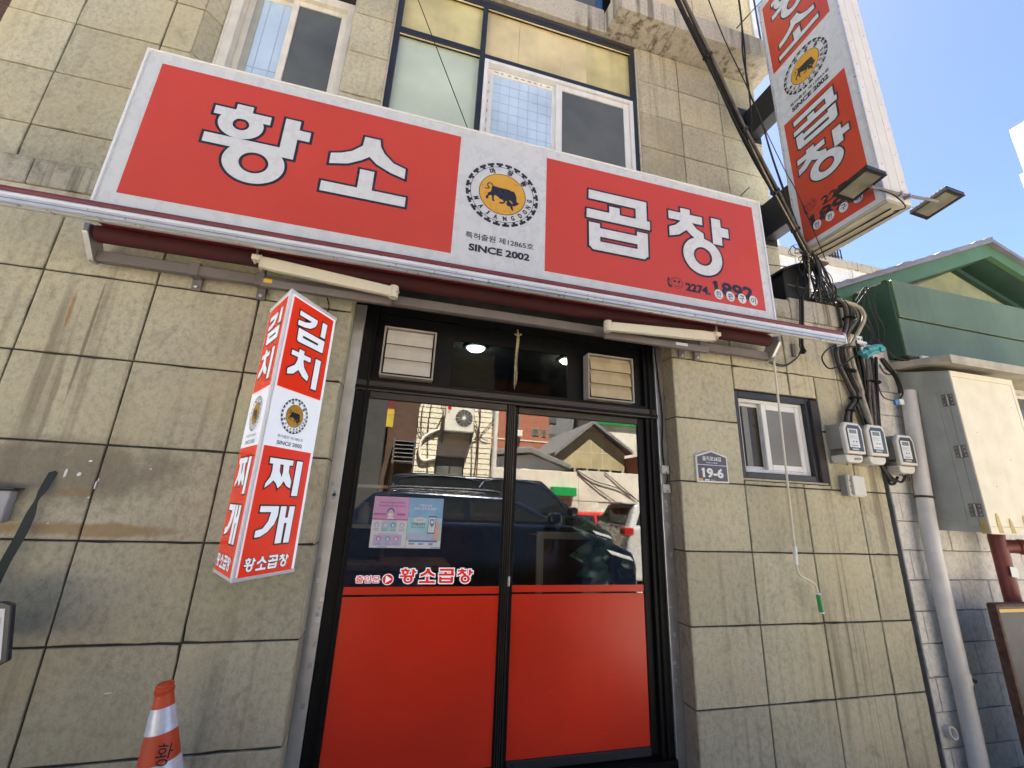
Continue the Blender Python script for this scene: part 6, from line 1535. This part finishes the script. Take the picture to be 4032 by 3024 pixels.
# ---- parked cars, built along +X with the nose to the right, then turned
def car(name, label, paint, L, Wd, hood, belt, roof, xs, rot=0.0, loc=(0, 0), tail=False, trim=False, rails=False):
    """xs: nose, windscreen foot, windscreen top, rear roof, tailgate foot, measured from the tail"""
    t = thing(name, label, 'car')
    h = Wd / 2; nose, wf, wt, rrf, tf = xs
    side = [(0, .35), (0, .70), (tf * .3, belt), (wf, belt), (nose - .55, hood), (nose - .06, hood - .22), (nose, hood - .42), (nose, .35), (nose - .1, .25), (.1, .25)]
    body = MB().prism(side, 'y', -h, h).build('body', paint, t, smooth=False, bevel=.07, seg=3)
    gh = h * .92; gr = h * .74
    mb = MB(); pts = [(tf * .35, belt - .03), (tf, roof - .05), (rrf, roof), (wt, roof - .03), (wf, belt - .03)]
    for s in (-1, 1):
        for x, z in pts:
            w_ = gh + (gr - gh) * (z - belt + .03) / (roof - belt + .03); mb.v.append((x, s * w_, z))
    n = len(pts)
    mb.f.append(tuple(range(n))); mb.f.append(tuple(range(n, 2 * n))[::-1])
    for k in range(n): mb.f.append((k, n + k, n + (k + 1) % n, (k + 1) % n))
    mb.build('cabin', paint, t, bevel=.05, seg=3)
    def lerp_y(z): return gh + (gr - gh) * (z - belt + .03) / (roof - belt + .03)
    za, zb = belt + .04, roof - .13
    for s in (-1, 1):
        for a0, a1, b0, b1 in ((tf * .55 + .12, .40 * L, tf + .15, .40 * L), (.42 * L, wf - .28, .42 * L, wt - .06)):
            q = [(a0, s * (lerp_y(za) + .006), za), (a1, s * (lerp_y(za) + .006), za), (b1, s * (lerp_y(zb) + .006), zb), (b0, s * (lerp_y(zb) + .006), zb)]
            MB().quad(*q).build('side_window', 'car_glass', t)
            if trim: MB().tube([q[0], q[3], q[2], q[1]], .017, 6, 4).build('window_trim', 'chrome', t)
        mr = MB().box(wf - .42, wf - .22, s * (h + .02) if s > 0 else s * (h + .24), s * (h + .24) if s > 0 else s * (h + .02), belt + .02, belt + .20).build('mirror', paint, t, bevel=.05, seg=3)
        for wx in (.19 * L, .81 * L):
            wl = MB().lathe([(.20, -.11), (.33, -.10), (.345, 0), (.33, .10), (.20, .11)], (wx, s * (h - .10), .35), 28, axis=(0, 1, 0)).build('wheel', 'rubber', t, smooth=True)
            MB().lathe([(.20, 0), (.16, .012), (.05, .02)], (wx, s * (h + .012), .35), 20, axis=(0, s, 0)).build('rim', 'steel', wl)
        MB().prism([(nose - .62, hood - .14), (nose - .12, hood - .27), (nose - .06, hood - .36), (nose - .5, hood - .25)], 'y', s * (h - .30) if s > 0 else s * (h + .004), s * (h + .004) if s > 0 else s * (h - .30)).build('headlight', 'headlamp', t, bevel=.02)
        MB().box(-.03, .25, s * (h - .26) if s > 0 else s * (h + .006), s * (h + .006) if s > 0 else s * (h - .26), belt - .22, belt - .02).build('taillight', 'tail_red', t, bevel=.03)
        if rails: MB().tube([(tf + .25, s * (gr - .06), roof + .0), (tf + .4, s * (gr - .06), roof + .055), (wt - .35, s * (gr - .06), roof + .055), (wt - .15, s * (gr - .06), roof - .01)], .022, 8, 4).build('roof_rail', 'chrome', t, smooth=True)
    MB().quad((wf - .05, -gh * .88, belt + .02), (wf - .05, gh * .88, belt + .02), (wt + .04, gr * .9, roof - .07), (wt + .04, -gr * .9, roof - .07)).build('windscreen', 'car_glass', t)
    MB().quad((tf * .40, gh * .86, belt + .08), (tf * .40, -gh * .86, belt + .08), (tf * .90, -gr * .88, roof - .14), (tf * .90, gr * .88, roof - .14)).build('rear_window', 'car_glass', t).location = (-.03, 0, 0)
    if tail:
        MB().box(tf - .35, tf + .1, -gr * .95, gr * .95, roof - .04, roof + .01).build('spoiler', paint, t, bevel=.015)
        MB().box(-.015, .01, -.28, .28, .72, .86).build('number_plate', 'yellow_line' if False else 'plate_white', t)
        MB().box(-.012, .02, -.5, .5, .92, .96).build('tailgate_trim', 'chrome', t)
    t.location = (loc[0], loc[1], GZ); t.rotation_euler = (0, 0, rot)
    return t
car('parked_car', 'dark navy SUV parked behind the photographer, nearest in the door reflection', 'car_navy', 5.1, 2.05, 1.42, 1.62, 2.08, (5.1, 3.85, 2.85, 1.1, .62), loc=(-.98, -4.68), rails=True)
car('parked_car', 'tall black van with chrome window trim behind the navy SUV in the reflection', 'car_black', 5.5, 2.1, 1.60, 1.73, 2.54, (5.5, 4.70, 3.75, .8, .35), loc=(-.45, -7.25), trim=True)
car('parked_car', 'white SUV seen from behind at the right of the door reflection', 'car_white', 4.9, 2.05, 1.36, 1.52, 2.12, (4.9, 3.65, 2.75, .9, .45), loc=(5.62, -7.75), tail=True)
car('parked_car', 'red hatchback half hidden behind the white SUV in the reflection', 'car_red', 4.2, 1.9, 1.24, 1.38, 1.84, (4.2, 3.1, 2.4, .9, .5), rot=R(180), loc=(8.2, -11.0))
